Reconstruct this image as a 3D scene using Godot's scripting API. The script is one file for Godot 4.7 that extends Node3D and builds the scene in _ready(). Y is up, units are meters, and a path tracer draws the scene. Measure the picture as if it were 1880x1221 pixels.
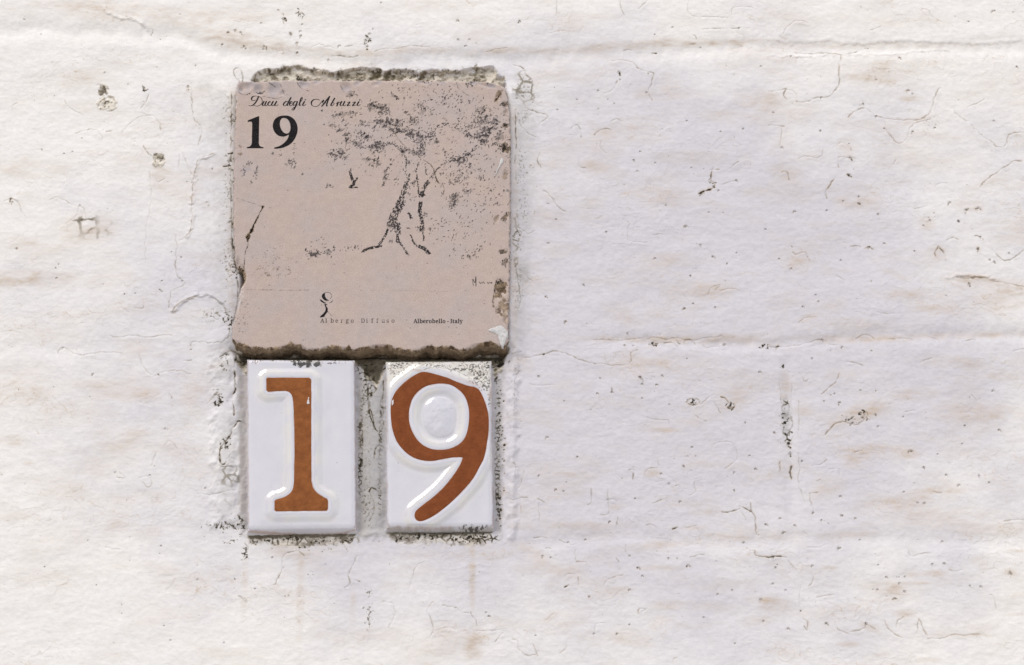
extends Node3D
# A whitewashed stone wall with a printed stone plaque and two glazed house-number tiles below it.
# Lengths on the wall are in wall units of 0.4 mm, u to the right and v down from the middle of the view.

const U := 0.0004
const DIST := 2.6                  # metres from the lens to the wall along the view
const PITCH := 0.349               # the camera looks up by 20 degrees
const EYE_LINE := 2.2              # height of the middle of the view on the wall
const PLAQUE_Z := 0.0082           # how far each face stands out from the wall
const TILE_Z := 0.0056
const WW := 2048                   # the wall sheet: one texel per wall unit
const WH := 1440
const RW := 1536                   # the wall round it: four wall units per texel
const RH := 960
const VIEWS := {"7": [0, 0, .4913], "8": [0, 600, .5085], "A": [940, 0, .3357], "B": [1410, 0, .3357], "C": [940, 400, .3357], "D": [1410, 400, .3357], "E": [940, 810, .3367], "F": [1410, 810, .3367],
	"G": [400, 0, .2979], "H": [400, 960, .2979], "1": [400, 90, .2457], "2": [680, 90, .2457], "3": [400, 370, .2457], "4": [680, 370, .2457], "5": [400, 630, .3195], "6": [660, 630, .3195],
	"T": [560, 160, .2621], "K": [640, 640, .0982], "L": [400, 600, .0983], "R": [860, 600, .0983], "S": [430, 160, .1383], "M": [640, 860, .1596], "P": [0, 0, 1.0]}

class Sheet:                       # layers of marks on one surface, one value per texel
	var w: int
	var h: int
	var k: float                   # texels per wall unit
	var o: Vector2                 # wall units of the first texel
	var z: float
	var dark: PackedFloat32Array   # mildew, ink, dark cracks and gaps
	var tan_: PackedFloat32Array   # beige and brown stains
	var grey: PackedFloat32Array   # grime
	var bare: PackedFloat32Array   # bare crumbling mortar
	var white: PackedFloat32Array  # drips of paint
	var fine: PackedFloat32Array   # relief in mm, drawn as bumps
	var deep: PackedFloat32Array   # relief in mm, built as geometry
	func _init(w_: int, h_: int, k_: float, o_: Vector2, z_: float) -> void:
		w = w_; h = h_; k = k_; o = o_; z = z_
		for a in [dark, tan_, grey, bare, white, fine, deep]: a.resize(w * h)

var rng := RandomNumberGenerator.new()
var jit := FastNoiseLite.new()     # wobbles of lines
var rag := FastNoiseLite.new()     # ragged edges and mottling
var cell := FastNoiseLite.new()    # crackle
var low := FastNoiseLite.new()     # swells of the masonry
var mid := FastNoiseLite.new()
var ws: Sheet                      # wall
var ps: Sheet                      # plaque
var s: Sheet                       # the sheet being painted

# ---------------------------------------------------------------- places on the wall
func on_wall(p: Vector2, z: float) -> Vector2:
	var sx := (p.x - 940.0) / 1880.0 * 0.752
	var sy := (610.5 - p.y) / 1880.0 * 0.752
	var t := (DIST * cos(PITCH) - z) / (DIST * cos(PITCH) - sy * sin(PITCH))
	return Vector2(t * sx, DIST * sin(PITCH) - t * (DIST * sin(PITCH) + sy * cos(PITCH))) / U

func at(view: String, x: float, y: float) -> Vector2:
	var v: Array = VIEWS[view]
	return Vector2(v[0] + x * v[2], v[1] + y * v[2])

func tex(view: String, x: float, y: float) -> Vector2:
	return (on_wall(at(view, x, y), s.z) - s.o) * s.k

func path(view: String, l: Array) -> PackedVector2Array:
	var r := PackedVector2Array()
	for i in range(0, l.size(), 2): r.append(tex(view, l[i], l[i + 1]))
	return r

func size_of(view: String) -> float:
	return VIEWS[view][2] * s.k

func smooth(p: PackedVector2Array, n: int, closed := false) -> PackedVector2Array:
	var r := PackedVector2Array()
	var c := p.size()
	for i in (c if closed else c - 1):
		var a: Vector2 = p[(i - 1 + c) % c] if closed or i > 0 else p[0]
		var d: Vector2 = p[(i + 2) % c] if closed or i + 2 < c else p[c - 1]
		for j in n: r.append(p[i].cubic_interpolate(p[(i + 1) % c], a, d, float(j) / n))
	if not closed: r.append(p[c - 1])
	return r

# ---------------------------------------------------------------- marks
func disc(a: PackedFloat32Array, x: float, y: float, r: float, amt: float) -> void:
	for j in range(maxi(0, int(y - r - 1)), mini(s.h, int(y + r + 2))):
		for i in range(maxi(0, int(x - r - 1)), mini(s.w, int(x + r + 2))):
			var c := clampf(r + 0.5 - sqrt((i - x) * (i - x) + (j - y) * (j - y)), 0.0, 1.0) * amt
			if c > a[j * s.w + i]: a[j * s.w + i] = c

func dent(a: PackedFloat32Array, x: float, y: float, rx: float, ry: float, mm: float, ang := 0.0) -> void:
	var ca := cos(ang)
	var sa := sin(ang)
	var m := maxf(rx, ry)
	for j in range(maxi(0, int(y - m)), mini(s.h, int(y + m + 2))):
		for i in range(maxi(0, int(x - m)), mini(s.w, int(x + m + 2))):
			var dx := i - x
			var dy := j - y
			var e := pow((dx * ca + dy * sa) / rx, 2) + pow((dy * ca - dx * sa) / ry, 2)
			if e < 1.0: a[j * s.w + i] -= mm * (1.0 - e) * (1.0 - e)

func crack(view: String, l: Array, width: float, amt: float, wobble := 2.0, halo := 0.35, mm := 0.5) -> void:
	var p := path(view, l)
	if p.size() > 2: p = smooth(p, 3)
	var w := width * s.k * 0.5
	for i in p.size() - 1:
		var n := maxi(1, int(p[i].distance_to(p[i + 1]) / 0.8))
		var side := (p[i + 1] - p[i]).normalized().orthogonal()
		for j in n:
			var q := p[i].lerp(p[i + 1], float(j) / n)
			q += side * (jit.get_noise_2d(q.x * 2.5, q.y * 2.5) + 0.35 * jit.get_noise_2d(q.x * 9.0, q.y * 9.0) + 0.25 * rag.get_noise_2d(q.x * 1.6, q.y * 1.6)) * wobble * s.k
			var t := jit.get_noise_2d(q.x * 3.0 + 500.0, q.y * 3.0)
			var r := w * clampf(0.75 + 1.1 * t, 0.25, 1.6)
			var g := amt * (clampf(0.28 + 0.2 * width, 0.5, 0.9) if s == ws else 1.0) * clampf(0.75 + 2.2 * jit.get_noise_2d(q.x * 1.7, q.y * 1.7 + 900.0), 0.04, 1.0)
			disc(s.dark, q.x, q.y, r, g)
			if halo > 0.0: disc(s.tan_, q.x + 0.5, q.y - 0.8, r * 1.8 + 1.0, halo * g)
			if mm > 0.0: dent(s.fine, q.x, q.y, r + 1.3, r + 1.3, mm * 0.22)
			if s == ws and j % 2 == 0:
				var lip := q + side * (4.2 if side.y > 0.0 or (absf(side.y) < 0.3 and side.x > 0.0) else -4.2)
				dent(s.fine, lip.x, lip.y, 6.0, 5.0, -0.028 * clampf(0.8 + 1.6 * t, 0.1, 1.6))

func ridge(view: String, l: Array, width: float, mm: float, stain: float) -> void:   # a lip of plaster: lit above, stained below
	var p := smooth(path(view, l), 6)
	for i in p.size() - 1:
		var n := maxi(1, int(p[i].distance_to(p[i + 1]) / 2.0))
		for j in n:
			var q := p[i].lerp(p[i + 1], float(j) / n)
			q += Vector2(jit.get_noise_2d(q.x * 4.0, q.y * 4.0), jit.get_noise_2d(q.x * 4.0 + 300.0, q.y * 4.0)) * 5.0 * s.k
			dent(s.fine, q.x, q.y, width, width * 0.7, -mm * 0.25)
			if stain > 0.0: disc(s.tan_, q.x, q.y + width * 0.5, 0.8 + width * 0.12, stain * clampf(0.6 + 1.2 * jit.get_noise_2d(q.x * 1.5, q.y * 1.5), 0.0, 1.0))

func lichen(a: PackedFloat32Array, view: String, x: float, y: float, rx: float, ry: float, amt: float, share := 0.5, grain := 1.0, ang := 0.0) -> void:
	var c := tex(view, x, y)
	var sc := size_of(view)
	rx *= sc; ry *= sc
	var ca := cos(ang)
	var sa := sin(ang)
	var m := maxf(rx, ry)
	var network := s == ws and is_same(a, s.dark)
	for j in range(maxi(0, int(c.y - m)), mini(s.h, int(c.y + m + 2))):
		for i in range(maxi(0, int(c.x - m)), mini(s.w, int(c.x + m + 2))):
			var dx := i - c.x
			var dy := j - c.y
			var e := sqrt(pow((dx * ca + dy * sa) / rx, 2) + pow((dy * ca - dx * sa) / ry, 2))
			if e >= 1.0: continue
			var n := rag.get_noise_2d(i * grain / s.k * 0.5, j * grain / s.k * 0.5)
			var v := smoothstep(0.0, 0.22, n * 0.9 + share * 1.1 - 0.45 - e * e * 0.55) * amt
			if network:
				var cd := cell.get_noise_2d((i + n * 6.0) * 1.25, (j - n * 6.0) * 1.25) + 1.0
				v = maxf(smoothstep(0.0, 0.45, n * 0.8 + share - 0.5 - e * e * 0.5) * 0.42, smoothstep(0.02, 0.3, n * 1.1 + share * 1.15 - 0.30 - e * e * 0.6 - cd * 1.5)) * amt
			if v > a[j * s.w + i]: a[j * s.w + i] = v

func crackle(view: String, x: float, y: float, rx: float, ry: float, size: float, amt: float) -> void:
	var c := tex(view, x, y)
	rx *= size_of(view); ry *= size_of(view)
	for j in range(maxi(0, int(c.y - ry)), mini(s.h, int(c.y + ry + 2))):
		for i in range(maxi(0, int(c.x - rx)), mini(s.w, int(c.x + rx + 2))):
			var e := pow((i - c.x) / rx, 2) + pow((j - c.y) / ry, 2)
			if e >= 1.0: continue
			var wx := jit.get_noise_2d(i * 3.0, j * 3.0) * 3.0
			var d := cell.get_noise_2d((i + wx) / s.k / size, (j + wx) / s.k / size) + 1.0
			var v := smoothstep(0.26, 0.06, d) * amt * smoothstep(0.0, 0.45, 1.0 - e) * clampf(0.55 + 1.3 * jit.get_noise_2d(i * 0.7, j * 0.7), 0.0, 1.0)
			if v > s.dark[j * s.w + i]: s.dark[j * s.w + i] = v
			s.fine[j * s.w + i] -= v * 0.3

func stain(a: PackedFloat32Array, view: String, x: float, y: float, rx: float, ry: float, amt: float, ang := 0.0) -> void:
	var c := tex(view, x, y)
	rx *= size_of(view) * 1.5; ry *= size_of(view) * 1.5
	var ca := cos(ang)
	var sa := sin(ang)
	var m := maxf(rx, ry)
	for j in range(maxi(0, int(c.y - m)), mini(s.h, int(c.y + m + 2))):
		for i in range(maxi(0, int(c.x - m)), mini(s.w, int(c.x + m + 2))):
			var dx := i - c.x
			var dy := j - c.y
			var e := pow((dx * ca + dy * sa) / rx, 2) + pow((dy * ca - dx * sa) / ry, 2)
			if e < 1.0: a[j * s.w + i] = minf(1.0, a[j * s.w + i] + amt * (1.0 - e) * (1.0 - e) * clampf(0.8 + 0.9 * jit.get_noise_2d(i * 0.9 / s.k, j * 2.4 / s.k), 0.1, 1.4))

func dots(view: String, x: float, y: float, rx: float, ry: float, count: int, r: float, amt: float) -> void:
	for n in (count * 3 / 10 if s == ws else count):
		var a := rng.randf() * TAU
		var q := sqrt(rng.randf())
		var c := tex(view, x + cos(a) * q * rx, y + sin(a) * q * ry)
		var big := r * s.k * (0.35 + rng.randf() * rng.randf() * 1.3)
		disc(s.dark, c.x, c.y, big * 0.6, amt * (0.4 + 0.6 * rng.randf()))
		disc(s.tan_, c.x, c.y, big * 1.6, 0.3 * amt)
		dent(s.fine, c.x, c.y, big + 1.0, big + 1.0, 0.3)

func hole(view: String, x: float, y: float, r: float, amt := 0.9) -> void:   # a pit, its size in photo pixels
	var c := tex(view, x, y)
	var b := r * s.k * (0.74 if s == ws else 1.0)
	if s == ws: amt *= 0.55 + 0.5 * rng.randf()
	var a := rng.randf() * 3.0
	for n in 4:
		var q := c + Vector2(cos(a), sin(a)) * b * (n - 1.5) * 0.8 + Vector2(rng.randf() - 0.5, rng.randf() - 0.5) * b * 0.6
		disc(s.dark, q.x, q.y, b * (0.15 + 0.45 * rng.randf()), amt * (0.35 + 0.6 * rng.randf()))
		disc(s.tan_, q.x, q.y, b * (0.6 + rng.randf()), 0.4 * amt * rng.randf())
	dent(s.fine, c.x, c.y, b + 1.5, b + 1.5, 0.9)

func inside_distance(q: Vector2, p: PackedVector2Array) -> float:            # below 0 inside
	var best := 1e9
	var odd := false
	var b := p[p.size() - 1]
	for a in p:
		var e := b - a
		var f := q - a
		var t := clampf(f.dot(e) / maxf(e.length_squared(), 1e-9), 0.0, 1.0)
		best = minf(best, (f - e * t).length_squared())
		if (a.y > q.y) != (b.y > q.y) and q.x < (b.x - a.x) * (q.y - a.y) / (b.y - a.y) + a.x: odd = not odd
		b = a
	return -sqrt(best) if odd else sqrt(best)

func region(a: PackedFloat32Array, view: String, l: Array, feather: float, amt: float, ragged := 0.0, add := false) -> void:
	var p := path(view, l)
	var lo := p[0]
	var hi := p[0]
	for q in p:
		lo = lo.min(q); hi = hi.max(q)
	feather *= s.k; ragged *= s.k
	for j in range(maxi(0, int(lo.y - feather - ragged)), mini(s.h, int(hi.y + feather + ragged + 2))):
		for i in range(maxi(0, int(lo.x - feather - ragged)), mini(s.w, int(hi.x + feather + ragged + 2))):
			var d := inside_distance(Vector2(i, j), p)
			if ragged > 0.0: d += (jit.get_noise_2d(i * 1.6 / s.k, j * 1.6 / s.k) * 1.4 if add else rag.get_noise_2d(i * 0.5 / s.k, j * 0.5 / s.k)) * ragged
			var v := smoothstep(feather, -feather, d) * amt
			if add: a[j * s.w + i] += v
			elif v > a[j * s.w + i]: a[j * s.w + i] = v

func fill(a: PackedFloat32Array, rings: Array, amt: float) -> void:          # even-odd fill of rings in texels
	var lo := 1e9
	var hi := -1e9
	for r in rings:
		for q in r:
			lo = minf(lo, q.y); hi = maxf(hi, q.y)
	for sub in range(int(floor(lo)) * 4, int(ceil(hi)) * 4 + 4):
		var y := (sub + 0.5) / 4.0
		var xs := PackedFloat32Array()
		for r in rings:
			var c: int = r.size()
			for i in c:
				var p: Vector2 = r[i]
				var q: Vector2 = r[(i + 1) % c]
				if (p.y > y) != (q.y > y): xs.append(p.x + (q.x - p.x) * (y - p.y) / (q.y - p.y))
		xs.sort()
		var row := int(floor(y))
		if row < 0 or row >= s.h: continue
		for n in range(0, xs.size() - 1, 2):
			for i in range(maxi(0, int(xs[n])), mini(s.w, int(xs[n + 1]) + 1)):
				a[row * s.w + i] = minf(1.0, a[row * s.w + i] + amt * 0.25 * clampf(minf(i + 1.0, xs[n + 1]) - maxf(float(i), xs[n]), 0.0, 1.0))

func pen(view: String, l: Array, thin: float, thick: float) -> void:         # a stroke of a broad nib, heavy where it comes down
	var p := smooth(path(view, l), 8) if l.size() > 4 else path(view, l)
	for i in p.size() - 1:
		var n := maxi(1, int(p[i].distance_to(p[i + 1]) / 0.4))
		var d := (p[i + 1] - p[i]).normalized()
		var w := lerpf(thin, thick, pow(absf(d.dot(Vector2(-0.35, 0.94))), 2.0) if d.y > 0.0 else 0.12) * s.k * 0.5
		for j in n:
			var q := p[i].lerp(p[i + 1], float(j) / n)
			disc(s.dark, q.x, q.y, w - 0.4, 0.93)

func type_set(text: String, font: Font, left: Vector2, right: Vector2, height: float, spaced: bool, amt: float) -> void:
	# letters between two points of the photograph's frame; height of a capital in the same measure
	var tm := TextMesh.new()
	tm.font = font; tm.font_size = 64; tm.pixel_size = 0.01; tm.depth = 0.0; tm.curve_step = 1.0
	var places: Array = []
	if spaced:
		for i in text.length(): places.append([text[i], float(i) / (text.length() - 1)])
	else:
		places.append([text, 0.0])
	for pl in places:
		if pl[0] == " ": continue
		tm.text = pl[0]
		var arr := tm.get_mesh_arrays()
		if arr.is_empty() or arr[Mesh.ARRAY_VERTEX] == null: continue
		var vs: PackedVector3Array = arr[Mesh.ARRAY_VERTEX]
		var ix: PackedInt32Array = arr[Mesh.ARRAY_INDEX] if arr[Mesh.ARRAY_INDEX] != null else PackedInt32Array(range(vs.size()))
		var lo := Vector2(1e9, 1e9)
		var hi := -lo
		for v in vs:
			lo = lo.min(Vector2(v.x, v.y)); hi = hi.max(Vector2(v.x, v.y))
		var cap := 0.457                                                     # capital height of this setting, in its own metres
		var sy := height / cap
		var sx: float = sy if spaced else (right.x - left.x) / (hi.x - lo.x)
		var base: float = lo.y if not (pl[0] in ["g", "y"] or not spaced) else lo.y + 0.137
		var start := left.lerp(right, pl[1])
		for t in range(0, ix.size(), 3):
			var ring := PackedVector2Array()
			for n in 3:
				var v := vs[ix[t + n]]
				ring.append(tex("P", start.x + (v.x - lo.x) * sx, start.y - (v.y - base) * sy))
			fill(s.dark, [ring], amt)

# ---------------------------------------------------------------- the wall's own surface
func swell(u: float, v: float) -> float:                                     # mm
	return low.get_noise_2d(u * 0.7, v) * 1.5 + mid.get_noise_2d(u * 0.55, v) * 0.38 + joints(u, v)

func along(l: Array, u: float) -> float:
	if u <= l[0]: return l[1]
	for i in range(2, l.size(), 2):
		if u < l[i]: return lerpf(l[i - 1], l[i + 1], smoothstep(0.0, 1.0, (u - l[i - 2]) / (l[i] - l[i - 2])))
	return l[l.size() - 1]

const TOP_JOINT := [-1400, -560, -900, -612, -640, -600, -540, -560, -440, -555, -260, -537, -140, -552, 0, -548, 170, -560, 310, -566, 420, -576, 960, -572, 2000, -590]
const MIDDLE_JOINT := [-1400, 30, -900, 34, -500, 20, -300, 8, 150, 14, 270, 17, 470, 24, 640, 8, 970, 2, 2000, 20]
const LOW_JOINT := [-1500, 450, -600, 430, 20, 402, 220, 390, 350, 402, 580, 394, 980, 402, 2000, 420]

func groove(d: float, w: float, mm: float) -> float:
	return -mm * exp(-d * d / (w * w))

func joints(u: float, v: float) -> float:
	var wav := mid.get_noise_2d(u * 2.0, 777.0) * 9.0
	var t := groove(v - along(TOP_JOINT, u) - wav, 17.0, 1.7)
	var right := smoothstep(90.0, 220.0, u)
	t += groove(v - along(MIDDLE_JOINT, u) - wav, 13.0, 1.3) * maxf(right, 0.35 * smoothstep(-520.0, -640.0, u))
	t += groove(v - along(LOW_JOINT, u) - wav, 15.0, 0.9) * maxf(smoothstep(-20.0, 60.0, u), 0.3 * smoothstep(-500.0, -560.0, u))
	if v > 20.0 and v < 420.0: t += groove(u - 505.0 - wav, 14.0, 1.2) * smoothstep(20.0, 70.0, v) * smoothstep(420.0, 380.0, v)
	return t

func bytes_of(n: FastNoiseLite, w: int, h: int, kx: float, ky: float, freq: float, o: Vector2, k: float, draw := 1) -> PackedByteArray:
	# noise over a sheet, stretched by kx across and ky down
	n.frequency = freq / k * draw
	n.offset = Vector3(o.x * k / kx, o.y * k / ky, 0) / draw
	var im := n.get_image(int(w / kx) / draw, int(h / ky) / draw, false, false, false)
	if im.get_width() != w or im.get_height() != h: im.resize(w, h, Image.INTERPOLATE_CUBIC)
	return im.get_data()

func fractal(seed_: int, octaves: int, gain := 0.5) -> FastNoiseLite:
	var n := FastNoiseLite.new()
	n.noise_type = FastNoiseLite.TYPE_SIMPLEX_SMOOTH
	n.seed = seed_; n.fractal_type = FastNoiseLite.FRACTAL_FBM; n.fractal_octaves = octaves; n.fractal_gain = gain
	return n

var n_layer: PackedByteArray
var n_gate: PackedByteArray
var n_beige: PackedByteArray
var n_grain: PackedByteArray
var n_lump: PackedByteArray
var n_fade_tone: PackedByteArray
var n_brush: PackedByteArray
var out_rgb: PackedByteArray
var out_h: PackedFloat32Array
var marks := true                  # the sheet carries painted marks

func wall_row(j: int) -> void:
	var w := s.w
	for i in w:
		var x := j * w + i
		var ph := n_layer[x] / 255.0 * 9.0
		var q := ph - floorf(ph)
		var g := clampf((n_gate[x] - 129) / 34.0, 0.0, 1.0)
		var grain := n_grain[x] / 255.0 - 0.5
		var lump := n_lump[x] / 255.0 - 0.5
		var edge := (1.0 - q * 9.0 if q < 0.11 else 0.0) * g
		var brush := n_brush[x] / 255.0 - 0.5
		var h := 0.13 * g * (q if q < 0.93 else (1.0 - q) * 13.3) + 0.74 * lump + 0.26 * grain + 0.12 * brush
		var b := clampf((n_beige[x] - 128) / 90.0, 0.0, 1.0)
		b = b * 0.30 + edge * clampf((n_beige[x] - 84) / 70.0, 0.0, 1.0) * 0.5 + maxf(0.0, -lump - 0.1) * 0.7
		var e := n_fade_tone[x] / 255.0
		var dk := 0.0
		var gy := 0.0
		var ba := 0.0
		# fine pits and specks of the lime wash
		if grain + lump * 0.7 < -0.43: dk = clampf((-0.43 - grain - lump * 0.7) * 6.0, 0.0, 0.5)
		if marks:
			b += s.tan_[x]
			dk = maxf(dk, s.dark[x])
			gy = s.grey[x]
			ba = s.bare[x]
			h += s.fine[x]
		# brightening toward the view edges, painted into the wash colour, broken into drifts
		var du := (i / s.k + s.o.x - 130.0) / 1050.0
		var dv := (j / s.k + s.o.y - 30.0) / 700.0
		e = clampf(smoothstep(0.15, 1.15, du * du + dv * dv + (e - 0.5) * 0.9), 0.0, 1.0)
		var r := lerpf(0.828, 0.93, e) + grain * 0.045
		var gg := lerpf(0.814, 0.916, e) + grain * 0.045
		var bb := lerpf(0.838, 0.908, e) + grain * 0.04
		b = clampf(b * clampf(0.85 + lump * 1.3 + grain * 0.9 + brush * 0.9, 0.15, 1.8), 0.0, 1.0)
		r = lerpf(r, 0.765, b * 0.85); gg = lerpf(gg, 0.69, b * 0.85); bb = lerpf(bb, 0.62, b * 0.85)
		r = lerpf(r, 0.60, gy); gg = lerpf(gg, 0.595, gy); bb = lerpf(bb, 0.58, gy)
		if ba > 0.0:
			var t := clampf(0.80 + lump * 2.8 + grain * 1.8, 0.0, 1.0)
			r = lerpf(r, lerpf(0.36, 0.88, t), ba); gg = lerpf(gg, lerpf(0.32, 0.845, t), ba); bb = lerpf(bb, lerpf(0.25, 0.79, t), ba)
			h += ba * (lump * 2.2 + grain * 0.7)
		if dk > 0.0:
			var a1 := minf(1.0, dk * 1.5)
			r = lerpf(r, 0.42, a1); gg = lerpf(gg, 0.385, a1); bb = lerpf(bb, 0.32, a1)
			var a2 := clampf(dk * 1.6 - 0.6, 0.0, 1.0)
			r = lerpf(r, 0.11, a2); gg = lerpf(gg, 0.10, a2); bb = lerpf(bb, 0.085, a2)
		out_rgb[x * 3] = int(clampf(r, 0.0, 1.0) * 255.0)
		out_rgb[x * 3 + 1] = int(clampf(gg, 0.0, 1.0) * 255.0)
		out_rgb[x * 3 + 2] = int(clampf(bb, 0.0, 1.0) * 255.0)
		out_h[x] = 0.5 + h / 8.0

func rows(f: Callable, n: int) -> void:
	var id := WorkerThreadPool.add_group_task(f, n)
	WorkerThreadPool.wait_for_group_task_completion(id)

func rgb_texture(w: int, h: int) -> ImageTexture:
	return ImageTexture.create_from_image(Image.create_from_data(w, h, false, Image.FORMAT_RGB8, out_rgb))

func sheet_material(w: int, h: int, rough: float) -> StandardMaterial3D:
	var m := StandardMaterial3D.new()
	m.albedo_texture = rgb_texture(w, h)
	m.texture_repeat = false
	m.roughness = rough
	m.metallic_specular = 0.3
	m.heightmap_enabled = true
	m.heightmap_texture = ImageTexture.create_from_image(Image.create_from_data(w, h, false, Image.FORMAT_RF, out_h.to_byte_array()))
	m.heightmap_scale = 0.8                                                  # the relief spans 8 mm
	return m

func wall_material(sh: Sheet, painted: bool) -> StandardMaterial3D:
	s = sh; marks = painted
	n_layer = bytes_of(fractal(11, 5, 0.60), s.w, s.h, 1.4, 1, 0.0062, s.o, s.k)
	n_gate = bytes_of(fractal(12, 3), s.w, s.h, 2, 1, 0.0075, s.o, s.k, 2)
	n_beige = bytes_of(fractal(13, 5, 0.64), s.w, s.h, 2.6, 1, 0.011, s.o, s.k)
	n_grain = bytes_of(fractal(14, 4, 0.6), s.w, s.h, 1.2, 1, 0.075, s.o, s.k)
	n_lump = bytes_of(fractal(15, 4, 0.55), s.w, s.h, 1.5, 1, 0.024, s.o, s.k)
	n_brush = bytes_of(fractal(17, 4, 0.62), s.w, s.h, 5, 1, 0.13, s.o, s.k)
	n_fade_tone = bytes_of(fractal(16, 4), s.w, s.h, 1, 1, 0.0035, s.o, s.k, 4)  # breaks up the edge brightening painted into the wall colour
	out_rgb.resize(0); out_h.resize(0)
	out_rgb.resize(s.w * s.h * 3); out_h.resize(s.w * s.h)
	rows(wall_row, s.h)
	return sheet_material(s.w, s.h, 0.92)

# ---------------------------------------------------------------- the marks of this wall
func paint_wall() -> void:
	s = ws
	# relief round the plaque and tiles, in mm
	region(s.deep, "P", [446, 156, 926, 156, 926, 650, 446, 650], 6, -8.0, 0, true)
	region(s.deep, "P", [404, 165, 446, 165, 446, 470, 452, 500, 446, 530, 444, 630, 404, 630], 28, 4.6, 2, true)
	region(s.deep, "P", [926, 165, 950, 165, 948, 640, 926, 640], 26, 5.0, 3, true)
	region(s.deep, "P", [936, 645, 950, 645, 944, 985, 936, 985], 10, 2.5, 6, true)
	region(s.deep, "P", [395, 655, 432, 655, 432, 960, 395, 960], 16, 3.0, 10, true)
	region(s.deep, "P", [440, 645, 925, 645, 918, 975, 448, 975], 7, -3.0, 4, true)
	region(s.deep, "P", [425, 640, 935, 640, 922, 668, 705, 672, 690, 712, 676, 690, 660, 668, 436, 662], 5, -4.0, 3, true)
	region(s.deep, "P", [664, 690, 700, 700, 698, 985, 666, 985], 12, 2.2, 5, true)
	# the broken ledge above the plaque
	var ledge := [464, 152, 466, 138, 474, 128, 488, 121, 504, 122, 520, 116, 546, 113, 566, 121, 600, 124, 606, 131, 640, 123, 660, 118, 690, 118, 706, 127, 724, 122, 752, 122, 768, 131, 792, 124, 836, 128, 858, 122, 876, 115, 904, 118, 912, 131, 924, 142, 926, 156, 905, 158, 700, 156, 560, 155]
	for i in range(1, ledge.size(), 2): ledge[i] = 149 - (149 - ledge[i]) * (0.76 if ledge[i] < 149 else 1.0)
	region(s.deep, "P", ledge, 2.5, -3.8, 4, true)
	region(s.bare, "P", ledge, 2.2, 0.95, 13)
	crack("P", ledge.slice(0, 44), 2.0, 0.6, 4.0, 0.6, 0.5)
	crack("P", [440, 150, 432, 142, 428, 130, 436, 124, 446, 140, 442, 156], 2.0, 0.55)
	lichen(s.dark, "G", 500, 470, 40, 20, 0.7, 0.75, 1.6)
	for d in [[640, 430, 60, 25], [540, 475, 30, 14], [700, 465, 40, 22], [850, 440, 50, 25], [960, 430, 40, 30], [1120, 440, 60, 30], [1210, 460, 50, 30], [1180, 425, 60, 16], [1450, 430, 70, 22], [1600, 470, 60, 26], [1700, 490, 60, 24], [1760, 500, 20, 28], [400, 470, 30, 20], [260, 450, 20, 40], [1330, 450, 60, 30]]:
		lichen(s.dark, "G", d[0], d[1] + 8, d[2], d[3], 0.5, 0.5, 1.2)
	dots("G", 1000, 470, 750, 22, 70, 2.0, 0.7)
	crack("P", [470, 149, 560, 147.5, 700, 147, 880, 149], 1.4, 0.6, 1.0, 0.3, 0.2)
	# dark gap under the plaque, between it and the tiles
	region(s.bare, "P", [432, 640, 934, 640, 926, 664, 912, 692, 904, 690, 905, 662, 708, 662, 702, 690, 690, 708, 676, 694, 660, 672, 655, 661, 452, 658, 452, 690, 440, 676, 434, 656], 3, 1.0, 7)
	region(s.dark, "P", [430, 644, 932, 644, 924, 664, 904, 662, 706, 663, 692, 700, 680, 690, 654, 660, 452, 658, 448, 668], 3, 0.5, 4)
	lichen(s.dark, "K", 350, 400, 250, 300, 0.7, 0.6, 1.6)
	crack("K", [690, 300, 560, 400, 480, 500, 420, 560], 2.6, 1.0)
	crack("K", [150, 260, 320, 300, 320, 460, 330, 620], 2.2, 0.85)
	lichen(s.dark, "R", 560, 640, 130, 180, 0.9, 0.75, 1.6)
	lichen(s.dark, "R", 540, 900, 80, 300, 0.75, 0.5, 1.8)
	lichen(s.dark, "L", 470, 640, 90, 130, 0.9, 0.7, 1.6)
	crack("L", [40, 560, 140, 490, 280, 420], 2.2, 0.7)
	hole("L", 165, 515, 3.2)
	hole("L", 215, 80, 3.0)
	hole("R", 750, 655, 2.6)
	crack("R", [800, 520, 920, 490, 1010, 465], 1.2, 0.6)
	# the strip between the tiles
	region(s.grey, "P", [655, 680, 708, 690, 710, 985, 656, 985], 7, 0.5, 8)
	region(s.tan_, "P", [655, 690, 672, 700, 674, 985, 656, 985], 6, 0.22, 6)
	crack("K", [370, 660, 360, 780, 430, 850, 420, 900, 380, 960, 380, 1060, 400, 1100, 380, 1220], 2.8, 0.95, 1.5)
	crack("K", [380, 830, 470, 810, 520, 740, 490, 690, 470, 590], 2.2, 0.85, 1.2)
	crack("K", [650, 580, 650, 720, 640, 880, 600, 950, 610, 1080, 690, 1090], 2.0, 0.8, 1.2)
	crack("5", [868, 280, 862, 340, 875, 420, 905, 490, 920, 500], 2.6, 0.9, 1.5)
	crack("5", [800, 470, 830, 500, 812, 580, 828, 610, 815, 700, 820, 770], 2.2, 0.7, 1.5)
	crack("5", [905, 640, 900, 610, 930, 580], 2.0, 0.85, 1.0)
	crack("5", [868, 850, 885, 825, 939, 860], 2.4, 0.85, 1.0)
	crack("5", [868, 850, 890, 900, 897, 960, 865, 1020], 1.8, 0.7, 1.5)
	crack("6", [50, 230, 45, 320, 75, 420, 80, 480], 2.4, 0.85, 1.5)
	crack("6", [85, 660, 90, 600, 125, 585, 145, 600], 2.0, 0.8, 1.2)
	crack("6", [130, 320, 135, 470, 110, 520, 140, 560], 1.8, 0.7, 1.5)
	crack("6", [50, 825, 95, 840, 125, 870], 1.8, 0.75, 1.0)
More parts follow.
